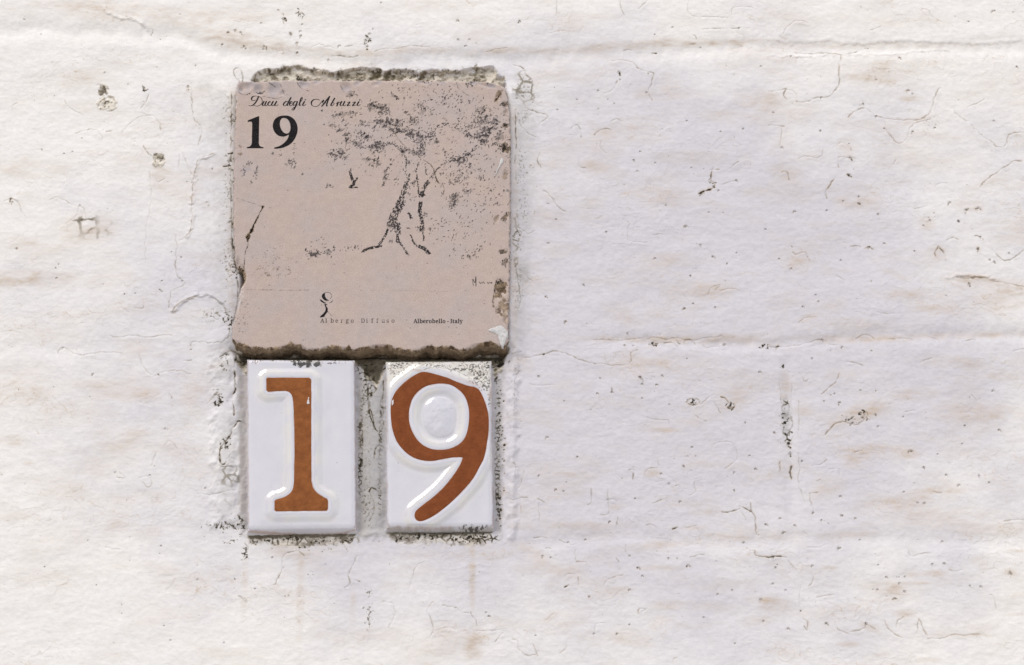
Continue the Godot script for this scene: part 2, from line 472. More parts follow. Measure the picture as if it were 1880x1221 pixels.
	for d in [[870, 420, 50, 160, .4, .42], [860, 700, 46, 200, .32, .4], [870, 950, 46, 150, .35, .42], [835, 300, 30, 120, .5, .45]]: lichen(s.dark, "5", d[0], d[1], d[2], d[3], d[4], d[5], 3.0)
	crackle("5", 818, 600, 16, 340, 0.75, 0.75)
	crackle("5", 930, 700, 12, 420, 0.8, 0.6)
	lichen(s.dark, "5", 815, 480, 22, 110, 0.6, 0.5, 2.2)
	lichen(s.dark, "5", 850, 920, 40, 150, 0.45, 0.45, 2.2)
	lichen(s.dark, "5", 860, 250, 60, 100, 0.6, 0.5, 2.0)
	# left of the first tile
	region(s.grey, "P", [436, 655, 455, 655, 456, 985, 440, 985], 5, 0.30, 6)
	region(s.tan_, "P", [437, 690, 453, 690, 454, 960, 440, 960], 5, 0.30, 4)
	crack("5", [100, 60, 95, 230, 100, 270, 80, 310, 92, 370, 95, 420], 2.6, 0.85, 2.0)
	crack("5", [160, 455, 120, 450, 90, 490, 55, 560, 25, 600, 10, 640, 12, 690, 40, 700, 75, 640], 2.8, 0.8, 3.0)
	lichen(s.dark, "5", 45, 590, 40, 60, 0.75, 0.6, 1.6)
	crack("5", [10, 700, 30, 720, 100, 715, 105, 770, 70, 800], 1.6, 0.5, 2.5)
	crackle("5", 70, 800, 60, 150, 1.6, 0.35)
	lichen(s.dark, "5", 15, 340, 22, 45, 0.75, 0.6, 1.6)
	lichen(s.dark, "5", 125, 1040, 40, 70, 0.7, 0.55, 1.8)
	lichen(s.dark, "5", 40, 1060, 40, 60, 0.45, 0.45, 2.0)
	lichen(s.dark, "8", 800, 715, 80, 22, 0.65, 0.55, 1.8)
	lichen(s.dark, "8", 830, 770, 30, 18, 0.6, 0.5, 1.8)
	lichen(s.dark, "8", 885, 820, 16, 34, 0.75, 0.6, 1.6)
	crack("8", [885, 780, 895, 800, 880, 840], 1.8, 0.6)
	# right of the second tile
	region(s.grey, "P", [905, 690, 922, 690, 922, 985, 908, 985], 5, 0.34, 5)
	lichen(s.dark, "6", 795, 470, 24, 330, 0.7, 0.5, 2.0)
	lichen(s.dark, "6", 800, 950, 22, 150, 0.8, 0.55, 1.8)
	crackle("6", 790, 620, 18, 400, 0.8, 0.6)
	dots("6", 810, 650, 28, 430, 110, 2.4, 0.8)
	# crust under both tiles
	region(s.bare, "H", [180, 60, 860, 60, 850, 100, 760, 130, 640, 128, 560, 140, 430, 150, 330, 120, 190, 125], 5, 0.6, 8)
	region(s.bare, "H", [1045, 45, 1700, 45, 1690, 90, 1620, 130, 1540, 150, 1480, 120, 1300, 130, 1100, 120, 1060, 95], 5, 0.55, 8)
	region(s.dark, "H", [180, 66, 855, 62, 850, 82, 600, 92, 190, 96], 2.5, 0.5, 4)
	region(s.dark, "H", [1045, 52, 1700, 46, 1690, 66, 1500, 80, 1060, 74], 2.5, 0.5, 4)
	for d in [[320, 100, 60, 25], [470, 95, 90, 30], [620, 105, 90, 26], [220, 120, 50, 22], [780, 100, 60, 24], [520, 155, 40, 18], [1280, 80, 120, 26], [1560, 90, 110, 46], [1480, 100, 60, 26], [1640, 95, 50, 24], [1130, 95, 70, 28]]:
		lichen(s.dark, "H", d[0], d[1], d[2], d[3], 0.8, 0.6, 1.9)
	crackle("H", 1500, 95, 260, 50, 1.2, 0.7)
	crackle("H", 560, 105, 360, 40, 1.2, 0.55)
	crack("H", [1150, 60, 1148, 95], 2.0, 0.9, 0.5)
	crack("H", [1180, 62, 1178, 90], 1.8, 0.8, 0.5)
	crack("H", [1170, 100, 1220, 118, 1150, 125, 1230, 130], 1.6, 0.5, 1.5, 0.7)
	dots("H", 500, 130, 350, 40, 60, 2.0, 0.6)
	dots("H", 1400, 110, 330, 40, 60, 2.0, 0.6)
	# below the tiles: runs of rust-coloured water and hair cracks
	for d in [[162, 420, 24, 180, .34], [505, 470, 24, 330, .34], [1565, 260, 22, 170, .62], [1568, 420, 20, 120, .45], [830, 500, 22, 120, .25], [1580, 720, 70, 110, .45], [430, 160, 130, 60, .35], [520, 240, 50, 80, .3], [1400, 690, 120, 50, .25], [1560, 800, 60, 60, .3], [1320, 200, 200, 40, .18]]:
		stain(s.tan_, "H", d[0], d[1], d[2], d[3], d[4])
	crack("H", [430, 180, 400, 210, 390, 290, 350, 370, 325, 385], 1.6, 0.5, 3.0)
	crack("H", [430, 180, 490, 170, 530, 205], 1.8, 0.5, 2.0)
	crack("H", [770, 110, 800, 180], 1.3, 0.45)
	crack("H", [855, 200, 830, 260, 805, 320, 810, 370, 775, 398], 1.7, 0.5, 2.5)
	crack("H", [840, 350, 875, 358], 1.8, 0.6)
	crack("H", [1265, 238, 1215, 280, 1190, 370, 1175, 410], 1.3, 0.35, 2.5)
	crack("H", [1385, 512, 1455, 516, 1500, 548, 1560, 560, 1600, 640], 1.3, 0.42, 2.5)
	crack("H", [1330, 490, 1290, 540, 1325, 630, 1320, 680, 1290, 715], 1.4, 0.42, 2.5)
	crack("H", [1320, 680, 1400, 645, 1480, 655], 1.1, 0.3, 2.0)
	crack("H", [1590, 665, 1700, 660, 1740, 650], 1.1, 0.4, 2.0)
	crack("H", [1755, 675, 1705, 730], 1.4, 0.55, 1.5)
	crack("H", [130, 445, 160, 460, 185, 490], 1.6, 0.5, 1.5)
	crack("H", [1010, 488, 1075, 490, 1090, 560, 1050, 650], 1.0, 0.25, 3.0)
	crack("H", [760, 850, 800, 840, 810, 870], 1.2, 0.3, 2.0)
	hole("H", 1670, 575, 2.4)
	hole("H", 1652, 552, 1.6, 0.5)
	hole("H", 333, 210, 1.5)
	hole("H", 897, 523, 1.5)
	crack("H", [1555, 545, 1570, 580], 1.8, 0.6)
	lichen(s.dark, "H", 935, 540, 42, 70, 0.5, 0.42, 2.6)
	lichen(s.dark, "H", 925, 430, 35, 40, 0.45, 0.42, 2.6)
	lichen(s.dark, "H", 930, 600, 40, 60, 0.45, 0.42, 2.6)
	crack("H", [915, 655, 945, 700], 1.2, 0.5)
	lichen(s.dark, "H", 570, 320, 30, 30, 0.5, 0.4, 2.4)
	dots("H", 900, 400, 850, 400, 70, 1.3, 0.6)
	# right of the plaque
	region(s.tan_, "P", [936, 200, 952, 200, 950, 650, 938, 650], 5, 0.26, 5)
	region(s.grey, "P", [944, 130, 985, 170, 980, 420, 965, 640, 942, 640], 12, 0.16, 14)
	for d in [[60, 480, 60, 110, .35, .42], [70, 640, 70, 70, .3, .42], [50, 900, 40, 200, .28, .4], [60, 1120, 50, 150, .28, .4]]: lichen(s.dark, "A", d[0], d[1], d[2], d[3], d[4], d[5], 2.4)
	for d in [[30, 120, 40, 160, .32, .42], [30, 400, 40, 160, .3, .42], [20, 900, 30, 260, .25, .4]]: lichen(s.dark, "C", d[0], d[1], d[2], d[3], d[4], d[5], 2.4)
	crack("A", [20, 600, 18, 700, 22, 820, 15, 900, 25, 1000], 1.8, 0.7, 1.5)
	crack("A", [5, 350, 60, 370, 75, 405, 105, 432, 112, 470, 105, 545], 1.8, 0.65, 2.0)
	hole("A", 98, 434, 2.6)
	hole("A", 40, 475, 2.2, 0.6)
	hole("A", 60, 530, 2.2, 0.6)
	crack("A", [70, 590, 130, 610, 165, 620, 195, 636, 140, 680], 1.5, 0.7, 1.5)
	crack("A", [30, 660, 70, 715, 130, 750], 1.4, 0.5, 2.0)
	crack("A", [150, 830, 138, 880, 160, 915], 1.8, 0.5, 2.0)
	crack("A", [170, 1040, 230, 1090, 245, 1130, 300, 1160], 1.3, 0.45, 3.0)
	crack("C", [60, 70, 90, 85, 125, 62], 1.5, 0.55)
	crack("C", [20, 270, 30, 340, 40, 400, 48, 460, 25, 515], 1.7, 0.6, 2.0)
	stain(s.grey, "C", 60, 310, 40, 50, 0.4)
	crack("C", [40, 285, 90, 330, 118, 352], 1.3, 0.4)
	dots("A", 70, 1050, 70, 180, 60, 1.5, 0.6)
	dots("A", 70, 540, 60, 130, 50, 1.8, 0.6)
	dots("C", 20, 250, 30, 260, 70, 1.7, 0.6)
	dots("C", 20, 1000, 40, 260, 40, 1.5, 0.5)
	crackle("C", 20, 120, 22, 200, 1.2, 0.5)
	crackle("A", 60, 520, 70, 170, 2.0, 0.4)
	# top, above the plaque
	lichen(s.dark, "G", 510, 80, 36, 55, 0.75, 0.55, 1.7)
	lichen(s.dark, "G", 405, 115, 26, 45, 0.6, 0.5, 1.6)
	hole("G", 372, 62, 2.0)
	hole("G", 410, 130, 4.2, 0.6)
	crack("G", [442, 198, 452, 215, 458, 235], 3.2, 0.9, 0.8)
	for d in [[505, 192, 2.4], [508, 222, 3.2], [485, 266, 4.2], [745, 285, 3.4], [518, 150, 1.6], [935, 210, 3.4], [910, 250, 3.2], [940, 255, 3.0], [920, 290, 4.4], [1478, 128, 3.2], [1480, 245, 3.0], [1550, 245, 2.2], [1525, 285, 2.4], [1858, 130, 1.8], [1852, 143, 1.6], [680, 366, 2.6], [265, 140, 1.8], [62, 198, 2.4], [105, 186, 3.0], [140, 200, 2.8], [1005, 18, 2.4], [955, 178, 1.4], [280, 300, 2.6], [485, 322, 2.6], [25, 275, 3.0], [160, 285, 2.4]]:
		hole("G", d[0], d[1], d[2], 0.75)
	lichen(s.dark, "G", 920, 245, 32, 60, 0.55, 0.5, 1.8)
	lichen(s.dark, "G", 280, 292, 36, 22, 0.5, 0.5, 1.8)
	lichen(s.dark, "G", 150, 290, 60, 20, 0.35, 0.45, 2.0)
	crack("G", [700, 345, 760, 342, 800, 350, 865, 345], 1.8, 0.5, 2.5)
	crack("G", [780, 290, 830, 282], 1.5, 0.5)
	crack("G", [965, 320, 1000, 305, 1070, 296, 1120, 298, 1190, 282, 1250, 285, 1310, 292], 1.4, 0.5, 2.0)
	crack("G", [570, 290, 620, 275, 670, 285, 720, 300], 1.2, 0.25, 2.0)
	crack("G", [1650, 320, 1700, 305, 1790, 298], 1.2, 0.25, 2.0)
	for d in [[100, 240, 300, 60, .5, .12], [330, 280, 200, 26, .4, .1], [860, 325, 250, 26, .5, 0], [1230, 305, 220, 24, .45, 0], [1700, 310, 200, 25, .4, -.1], [600, 300, 150, 20, .3, 0]]:
		stain(s.tan_, "G", d[0], d[1], d[2], d[3], d[4], d[5])
	# left side
	crack("7", [365, 315, 385, 320, 395, 345], 4.0, 0.55, 1.5)
	lichen(s.bare, "7", 400, 385, 44, 34, 0.75, 0.95, 1.0)
	lichen(s.bare, "7", 385, 335, 22, 26, 0.75, 0.95, 1.0)
	crack("7", [365, 395, 380, 372, 415, 362, 432, 385, 425, 410, 395, 415], 1.6, 0.5, 1.5)
	lichen(s.dark, "7", 395, 385, 36, 28, 0.5, 0.5, 1.8)
	lichen(s.bare, "7", 592, 595, 26, 36, 0.8, 0.95, 1.0)
	lichen(s.dark, "7", 590, 600, 24, 34, 0.6, 0.5, 1.7)
	crack("7", [535, 545, 555, 575, 580, 590, 575, 625], 1.6, 0.5, 1.5)
	hole("7", 537, 330, 4.0, 0.7)
	hole("7", 702, 326, 4.0, 0.7)
	lichen(s.dark, "7", 540, 330, 18, 18, 0.7, 0.5, 1.6)
	crack("7", [715, 335, 718, 400, 725, 450, 755, 475, 740, 540], 1.6, 0.45, 3.0)
	crack("7", [525, 400, 545, 380, 555, 350], 1.3, 0.4, 2.0)
	crack("7", [280, 497, 310, 488, 345, 480, 370, 495, 385, 520], 1.5, 0.42, 2.5, 0.5)
	crack("7", [455, 495, 480, 465, 510, 440, 560, 430, 590, 450, 600, 490], 1.3, 0.36, 2.5, 0.5)
	crack("7", [395, 490, 415, 488], 1.6, 0.45, 1.0, 0.6)
	crack("7", [670, 575, 668, 625], 1.2, 0.4)
	crack("7", [680, 570, 710, 640, 720, 660], 1.2, 0.35)
	ridge("7", [800, 575, 740, 600, 722, 660, 715, 740, 716, 840, 690, 890], 7, 1.0, 0.45)
	crack("7", [800, 575, 745, 590, 728, 640, 720, 700, 716, 780, 715, 850, 690, 885, 670, 895], 1.8, 0.42, 2.5, 0.6)
	crack("7", [655, 875, 660, 920, 655, 985, 662, 1030, 690, 1060, 640, 1090, 630, 1150], 1.5, 0.4, 2.5, 0.5)
	ridge("7", [645, 1165, 680, 1125, 730, 1105, 780, 1100, 830, 1130, 860, 1170], 8, 1.4, 0.5)
	crack("7", [645, 1165, 665, 1135, 710, 1112, 775, 1098], 2.0, 0.45, 2.0, 0.7)
	crack("7", [780, 1102, 830, 1145, 855, 1190], 1.6, 0.45, 2.0, 0.5)
	crack("7", [560, 640, 562, 760, 545, 860, 542, 980], 1.2, 0.18, 3.0, 0.3)
	region(s.grey, "7", [770, 320, 876, 320, 874, 1190, 790, 1190, 800, 700], 26, 0.2, 30)
	for d in [[850, 420, 30, 100, .3, .42], [852, 720, 26, 160, .32, .42], [856, 980, 28, 140, .36, .45], [800, 1180, 80, 40, .4, .42]]: lichen(s.dark, "7", d[0], d[1], d[2], d[3], d[4], d[5], 2.2)
	region(s.tan_, "7", [850, 330, 880, 330, 876, 1190, 855, 1190], 8, 0.3, 10)
	for d in [[868, 460, 4.0], [860, 610, 6.0], [855, 628, 3.5], [862, 838, 4.4], [870, 535, 2.6], [845, 590, 2.4], [793, 632, 1.6], [868, 760, 2.2], [872, 690, 2.2], [604, 1050, 1.3], [680, 1050, 1.5], [676, 960, 1.5], [640, 940, 1.0], [465, 1100, 1.3], [62, 930, 2.6], [210, 1038, 2.0], [305, 826, 3.2], [298, 768, 1.6], [40, 745, 4.4], [45, 757, 3.0], [390, 270, 1.4], [238, 573, 1.3], [270, 566, 1.2], [152, 125, 1.0]]:
		hole("7", d[0], d[1], d[2], 0.8)
	crack("7", [835, 628, 870, 628], 2.4, 1.0, 0.5)
	lichen(s.dark, "7", 862, 610, 20, 60, 0.7, 0.55, 1.6)
	lichen(s.dark, "7", 868, 460, 14, 40, 0.65, 0.55, 1.6)
	lichen(s.dark, "7", 868, 840, 14, 30, 0.6, 0.55, 1.6)
	lichen(s.dark, "7", 885, 1000, 26, 60, 0.8, 0.65, 1.5)
	lichen(s.dark, "7", 850, 1195, 26, 40, 0.7, 0.6, 1.6)
	crack("7", [868, 880, 875, 950, 890, 1000, 900, 1040], 2.6, 0.9, 1.5)
	crack("P", [426, 170, 424, 300, 426, 420, 428, 470, 436, 505, 436, 560, 426, 600], 2.0, 0.7, 1.2)
	dots("P", 420, 400, 10, 230, 70, 2.2, 0.8)
	dots("7", 820, 700, 50, 420, 60, 1.4, 0.45)
	crack("7", [15, 750, 45, 742, 70, 765, 90, 810], 1.4, 0.3, 2.5, 0.6)
	crack("7", [185, 745, 215, 738, 270, 765, 310, 780, 320, 820], 1.3, 0.32, 2.5, 0.6)
	crack("7", [245, 835, 280, 810, 295, 770], 1.2, 0.3, 2.0, 0.5)
	crackle("7", 340, 850, 100, 55, 2.2, 0.45)
	stain(s.tan_, "7", 320, 850, 120, 60, 0.45)
	crack("7", [240, 375, 260, 400, 310, 430], 1.2, 0.25, 2.0, 0.5)
	crack("7", [50, 420, 45, 395, 65, 380], 1.3, 0.3, 1.5, 0.6)
	crack("7", [455, 1150, 480, 1170], 1.3, 0.4)
	crack("7", [500, 1150, 535, 1152, 533, 1120], 1.3, 0.4)
	crack("7", [580, 665, 590, 680, 615, 665], 1.4, 0.36, 1.5, 0.6)
	stain(s.tan_, "7", 600, 660, 40, 60, 0.35)
	for d in [[60, 630, 200, 50, .3, 0], [30, 1040, 130, 30, .6, 0], [180, 1040, 140, 40, .35, 0], [120, 920, 140, 40, .3, .2], [460, 40, 330, 50, .35, .15], [800, 60, 200, 50, .3, 0], [530, 600, 110, 60, .25, 0], [220, 300, 160, 40, .15, 0]]:
		stain(s.tan_, "7", d[0], d[1], d[2], d[3], d[4], d[5])
	ridge("7", [380, 25, 430, 60, 500, 70, 560, 110], 8, 1.0, 0.3)
	crack("7", [555, 105, 572, 112, 560, 130], 2.0, 0.5)
	crack("7", [470, 60, 500, 72], 2.0, 0.4, 1.0, 0.8)
	# lower left
	crack("8", [205, 92, 225, 72, 270, 95, 310, 100, 350, 92, 420, 90, 440, 95], 1.5, 0.36, 2.5, 0.7)
	hole("8", 225, 75, 3.0, 0.4)
	crack("8", [395, 30, 430, 38, 480, 28, 530, 40, 580, 32, 620, 30], 1.4, 0.32, 2.5, 0.7)
	crack("8", [500, 100, 520, 150, 550, 175], 1.3, 0.3, 2.5, 0.6)
	crack("8", [560, 180, 580, 165, 640, 158, 690, 170], 1.3, 0.36, 2.5, 0.7)
	hole("8", 572, 174, 2.0)
	crack("8", [662, 122, 688, 122, 690, 115], 2.0, 0.8, 0.6)
	crack("8", [610, 240, 620, 260], 1.3, 0.6)
	lichen(s.dark, "8", 788, 276, 20, 26, 0.8, 0.6, 1.7)
	lichen(s.dark, "8", 780, 240, 30, 30, 0.4, 0.45, 1.8)
	crack("8", [745, 280, 770, 255, 790, 240], 1.3, 0.4)
	crack("8", [500, 545, 530, 540, 548, 560, 535, 578, 510, 560], 1.4, 0.35, 1.5, 0.5)
	crack("8", [560, 455, 550, 490, 540, 500], 1.2, 0.3)
	crack("8", [595, 430, 610, 410, 640, 440], 1.2, 0.3)
	crack("8", [710, 600, 760, 605, 800, 600, 850, 590], 1.2, 0.3, 2.5)
	crack("8", [380, 795, 410, 800, 440, 806], 1.4, 0.36, 1.5, 0.7)
	crack("8", [860, 970, 880, 985, 890, 995], 1.6, 0.45)
	crack("8", [420, 540, 450, 545, 430, 520], 1.3, 0.4)
	crack("8", [840, 10, 800, 60, 700, 50, 690, 70], 1.6, 0.45, 3.0)
	lichen(s.dark, "8", 810, 140, 30, 50, 0.5, 0.45, 2.0)
	stain(s.grey, "8", 800, 150, 50, 120, 0.3)
	stain(s.grey, "8", 815, 480, 40, 200, 0.22)
	for d in [[333, 170, 2.4], [595, 368, 1.4], [740, 582, 1.4], [580, 790, 1.6], [920, 945, 1.4], [808, 1140, 1.4], [712, 912, 1.2], [615, 1132, 1.4], [592, 1080, 1.2], [415, 525, 1.6], [540, 535, 1.6]]:
		hole("8", d[0], d[1], d[2], 0.7)
	for d in [[330, 205, 90, 22, .35, 0], [450, 240, 130, 26, .45, 0], [80, 180, 100, 60, .25, 0], [300, 310, 120, 50, .22, 0], [440, 390, 110, 40, .3, 0], [430, 430, 90, 20, .3, 0], [420, 700, 60, 60, .25, -.5], [80, 240, 160, 50, .2, 0], [700, 240, 70, 90, .28, 0], [240, 760, 160, 60, .18, 0], [40, 410, 60, 25, .35, 0], [100, 490, 20, 10, .5, 0]]:
		stain(s.tan_, "8", d[0], d[1], d[2], d[3], d[4], d[5])
	# upper right
	crack("A", [590, 0, 595, 45, 615, 85], 1.5, 0.4, 1.5, 0.6)
	crack("A", [740, 0, 710, 30, 690, 50], 1.3, 0.35, 1.5, 0.5)
	crack("A", [968, 0, 960, 60, 985, 85, 1060, 92, 1180, 98], 1.4, 0.32, 2.0, 0.6)
	crack("A", [1200, 80, 1210, 40, 1260, 35, 1320, 40], 1.3, 0.25, 2.0, 0.5)
	crack("A", [210, 182, 240, 170, 290, 165], 1.5, 0.3, 1.5, 0.8)
	crack("A", [240, 0, 245, 40, 235, 90], 1.2, 0.3)
	crack("A", [1040, 158, 1120, 155, 1240, 153], 1.4, 0.36, 1.5, 0.7)
	hole("A", 1240, 153, 2.4, 0.5)
	crack("A", [990, 190, 1005, 200, 1010, 215], 1.6, 0.5)
	crack("A", [610, 275, 640, 270, 660, 272], 1.6, 0.45)
	crack("A", [765, 287, 792, 287], 2.6, 0.75, 0.6)
	crack("A", [970, 238, 1005, 236], 2.2, 0.4, 0.8, 0.9)
	for d in [[700, 245, 420, 26, .5, -.06], [1150, 230, 260, 18, .55, -.06], [150, 275, 260, 20, .4, 0], [430, 90, 200, 25, .2, 0], [840, 210, 80, 20, .35, 0], [1330, 540, 110, 60, .4, 0], [1150, 630, 130, 40, .35, 0], [510, 725, 70, 35, .55, 0], [960, 860, 200, 40, .35, 0], [450, 905, 80, 40, .4, 0], [820, 1090, 110, 60, .35, .2], [720, 510, 60, 40, .3, 0], [860, 450, 60, 60, .25, 0], [440, 1110, 60, 40, .3, 0], [1340, 1050, 120, 30, .25, 0], [230, 860, 160, 90, .2, 0]]:
		stain(s.tan_, "A", d[0], d[1], d[2], d[3], d[4], d[5])
	hole("A", 585, 397, 5.0, 0.95)
	crack("A", [500, 515, 530, 500, 560, 480, 575, 440], 1.4, 0.5, 1.5, 0.6)
	crack("A", [545, 330, 610, 328, 670, 345, 690, 375, 735, 392, 775, 395], 1.4, 0.42, 2.0, 0.6)
	crack("A", [775, 400, 755, 470, 745, 510, 765, 550], 1.6, 0.5, 2.0, 0.6)
	crack("A", [450, 735, 480, 710, 520, 700, 545, 712], 1.7, 0.5, 1.5, 0.7)
	crack("A", [540, 665, 570, 652, 610, 660], 1.2, 0.32)
	crack("A", [325, 700, 350, 680, 365, 690, 378, 715, 375, 750], 1.6, 0.6, 1.5, 0.5)
	crack("A", [310, 738, 330, 732], 1.6, 0.45)
	crack("A", [490, 770, 480, 800, 520, 840], 1.1, 0.25)
	crack("A", [365, 870, 375, 910, 400, 920], 1.4, 0.45)
	# the branching mildew crack
	crack("A", [1105, 912, 1090, 940, 1085, 985], 2.0, 0.85, 1.0, 0.8)
	crack("A", [1085, 925, 1135, 924], 1.6, 0.6, 1.0, 0.8)
	crack("A", [1085, 985, 1108, 1000, 1095, 1028, 1060, 1040, 1015, 1058], 3.2, 0.95, 1.2, 0.9)
	lichen(s.dark, "A", 1095, 1005, 30, 40, 0.7, 0.55, 1.7)
	lichen(s.dark, "A", 1030, 1055, 30, 15, 0.8, 0.65, 1.7)
	crack("A", [1190, 920, 1240, 882], 1.2, 0.5)
	crack("A", [1150, 1005, 1225, 985], 1.3, 0.45)
	for d in [[40, 122, 2.6], [877, 148, 1.5], [1263, 706, 2.2], [665, 876, 2.2], [700, 828, 1.6], [782, 890, 1.4], [980, 915, 1.3], [1225, 985, 2.2], [1128, 1040, 2.0], [685, 935, 2.0], [735, 505, 2.2], [470, 495, 1.8], [355, 543, 1.6], [248, 598, 1.4], [1075, 1160, 1.4], [240, 1198, 1.6], [1360, 360, 1.5], [1030, 255, 1.5], [780, 190, 1.3], [1140, 720, 1.6], [955, 660, 1.8], [590, 436, 1.4]]:
		hole("A", d[0], d[1], d[2], 0.8)
	# top right, thin overlapping coats
	ridge("B", [0, 210, 120, 215, 240, 220, 330, 210, 440, 232, 560, 225, 700, 215, 860, 220, 1000, 222, 1150, 230, 1400, 215], 9, 0.34, 0.38)
	ridge("B", [0, 300, 200, 305, 380, 295, 540, 300, 700, 290, 860, 275, 1000, 265], 6, 0.45, 0.25)
	crack("B", [150, 285, 210, 290, 320, 288, 390, 296, 440, 292, 500, 278], 1.5, 0.42, 1.5, 0.8)
	crack("B", [400, 300, 385, 380, 390, 450, 345, 520, 290, 530, 215, 552, 185, 562, 150, 550], 1.7, 0.45, 2.5, 0.7)
	crack("B", [75, 490, 100, 485, 85, 520, 105, 550], 2.2, 0.55, 1.5, 0.8)
	crack("B", [0, 500, 60, 495, 85, 488], 1.3, 0.4)
	crack("B", [100, 488, 140, 500, 155, 525], 1.2, 0.35)
	crack("B", [60, 690, 90, 688], 2.6, 0.85, 0.6)
	crack("B", [0, 688, 70, 690], 1.2, 0.5)
	crack("B", [75, 700, 70, 760, 60, 800], 1.2, 0.4, 1.5, 0.6)
	crack("B", [440, 640, 460, 615, 510, 595, 550, 605, 590, 635, 640, 650, 780, 655, 830, 655, 870, 630, 895, 590, 905, 540, 940, 480], 1.7, 0.4, 2.5, 0.8)
	crack("B", [640, 660, 655, 720, 690, 770, 730, 780, 760, 750, 775, 700, 830, 665, 890, 655], 1.6, 0.34, 2.5, 0.8)
	crack("B", [1015, 590, 1035, 630, 1080, 658, 1100, 655], 1.6, 0.3, 2.0, 0.8)
	crack("B", [1110, 680, 1160, 735, 1215, 770, 1250, 798, 1300, 795, 1315, 735, 1400, 720], 1.7, 0.36, 2.0, 0.8)
	crack("B", [1160, 1018, 1190, 985, 1230, 955, 1290, 915, 1340, 880, 1390, 875], 1.8, 0.5, 2.0, 0.6)
	crack("B", [320, 1085, 315, 1050, 345, 1000, 370, 970], 2.4, 0.5, 1.5, 0.9)
	crack("B", [385, 915, 380, 880, 390, 860, 450, 865, 480, 868], 1.6, 0.5, 1.5, 0.8)
	crack("B", [165, 875, 200, 855, 260, 865, 290, 850, 300, 820], 1.3, 0.3, 2.0, 0.6)
	crack("B", [375, 790, 410, 780, 440, 800, 455, 825], 1.3, 0.32, 2.0, 0.8)
	crack("B", [800, 1140, 830, 1135, 870, 1125], 1.6, 0.55)
	crack("B", [915, 1010, 950, 1000, 980, 1000], 1.2, 0.35)
	crack("B", [685, 900, 700, 870], 1.2, 0.3)
	crack("B", [75, 945, 100, 940, 115, 985], 1.8, 0.5, 1.5, 0.7)
	crack("B", [560, 165, 600, 155, 620, 135], 1.3, 0.28, 1.5, 0.7)
	crack("B", [835, 55, 850, 45, 880, 60, 890, 85, 950, 120], 1.3, 0.28, 1.5, 0.7)
	crack("B", [80, 185, 110, 140, 160, 110, 220, 125], 1.3, 0.25, 1.5, 0.6)
	crack("B", [1090, 585, 1150, 560, 1185, 540], 1.3, 0.3, 1.5, 0.8)
	for d in [[765, 497, 3.6], [450, 867, 4.0], [445, 960, 4.6], [500, 1115, 4.8], [990, 1110, 4.0], [1085, 1150, 5.2], [1150, 1140, 5.0], [145, 1155, 2.6], [75, 810, 3.0], [590, 637, 2.4], [790, 722, 3.0], [635, 703, 2.0], [720, 318, 3.0], [590, 437, 2.0], [28, 615, 1.8], [125, 305, 2.0], [1230, 60, 3.4], [600, 1172, 2.4], [1040, 1210, 2.4], [320, 1150, 1.8], [790, 515, 2.0], [495, 1075, 2.0], [410, 1100, 2.0], [290, 535, 2.0], [1360, 365, 2.2], [1235, 660, 2.0], [910, 700, 2.2], [285, 715, 2.2]]:
		hole("B", d[0], d[1], d[2], 0.8)
	for d in [[620, 445, 90, 20, .6, 0], [780, 540, 70, 20, .55, 0], [800, 660, 110, 18, .45, -.2], [470, 1100, 120, 40, .35, 0], [100, 950, 80, 60, .4, 0], [1100, 1120, 80, 40, .35, 0], [40, 570, 120, 60, .35, 0], [700, 360, 400, 60, .22, 0], [430, 810, 60, 60, .35, 0], [1200, 1000, 160, 40, .2, -.5], [900, 880, 260, 60, .2, 0], [620, 250, 500, 24, .3, 0], [1080, 520, 80, 30, .3, 0], [520, 420, 80, 25, .4, 0]]:
		stain(s.tan_, "B", d[0], d[1], d[2], d[3], d[4], d[5])
	dots("B", 870, 700, 60, 40, 30, 1.3, 0.35)
	dots("B", 880, 1190, 40, 40, 14, 1.8, 0.5)
	# right of the middle
	crack("C", [5, 745, 55, 735], 1.4, 0.7, 1.0)
	crack("C", [60, 765, 170, 745, 240, 725, 290, 740, 360, 770, 430, 792, 540, 806, 600, 805, 650, 790, 650, 740, 690, 720], 1.5, 0.6, 2.0, 0.5)
	crack("C", [170, 745, 178, 742], 3.0, 0.7, 0.5)
	crack("C", [435, 665, 500, 660, 560, 668, 640, 660, 720, 655, 790, 650, 850, 660, 900, 655, 960, 668, 1060, 655, 1150, 645], 1.4, 0.4, 2.5, 0.8)
	hole("C", 770, 688, 6.0, 0.95)
	lichen(s.dark, "C", 775, 688, 32, 18, 0.85, 0.65, 1.7)
	crack("C", [830, 680, 870, 678, 905, 705], 1.6, 0.65, 1.5, 0.6)
	crack("C", [895, 665, 918, 688], 1.6, 0.6)
	crack("C", [940, 690, 945, 665, 975, 665, 1000, 690], 1.6, 0.55, 1.5, 0.6)
	crack("C", [1045, 690, 1060, 705, 1140, 700], 1.3, 0.4)
	lichen(s.dark, "C", 1380, 700, 36, 18, 0.9, 0.7, 1.7)
	for d in [[630, 630, 1.8], [615, 697, 2.2], [660, 697, 1.6], [145, 867, 2.6], [285, 1001, 1.4], [545, 955, 2.2], [465, 960, 2.0], [710, 912, 2.6], [700, 875, 3.4], [790, 915, 1.8], [515, 78, 2.4], [390, 365, 2.2], [950, 45, 4.0], [1030, 148, 2.8], [1100, 212, 3.4], [1228, 190, 1.6], [990, 468, 2.0], [975, 315, 2.0], [290, 570, 3.6], [185, 432, 3.0], [1385, 60, 1.6], [780, 220, 2.2], [1175, 248, 1.4], [1110, 490, 1.8], [940, 495, 3.2], [820, 865, 2.6], [190, 1200, 3.0], [710, 988, 1.4], [860, 1022, 1.2], [1355, 845, 3.0], [1275, 1120, 1.6], [1160, 690, 3.0]]:
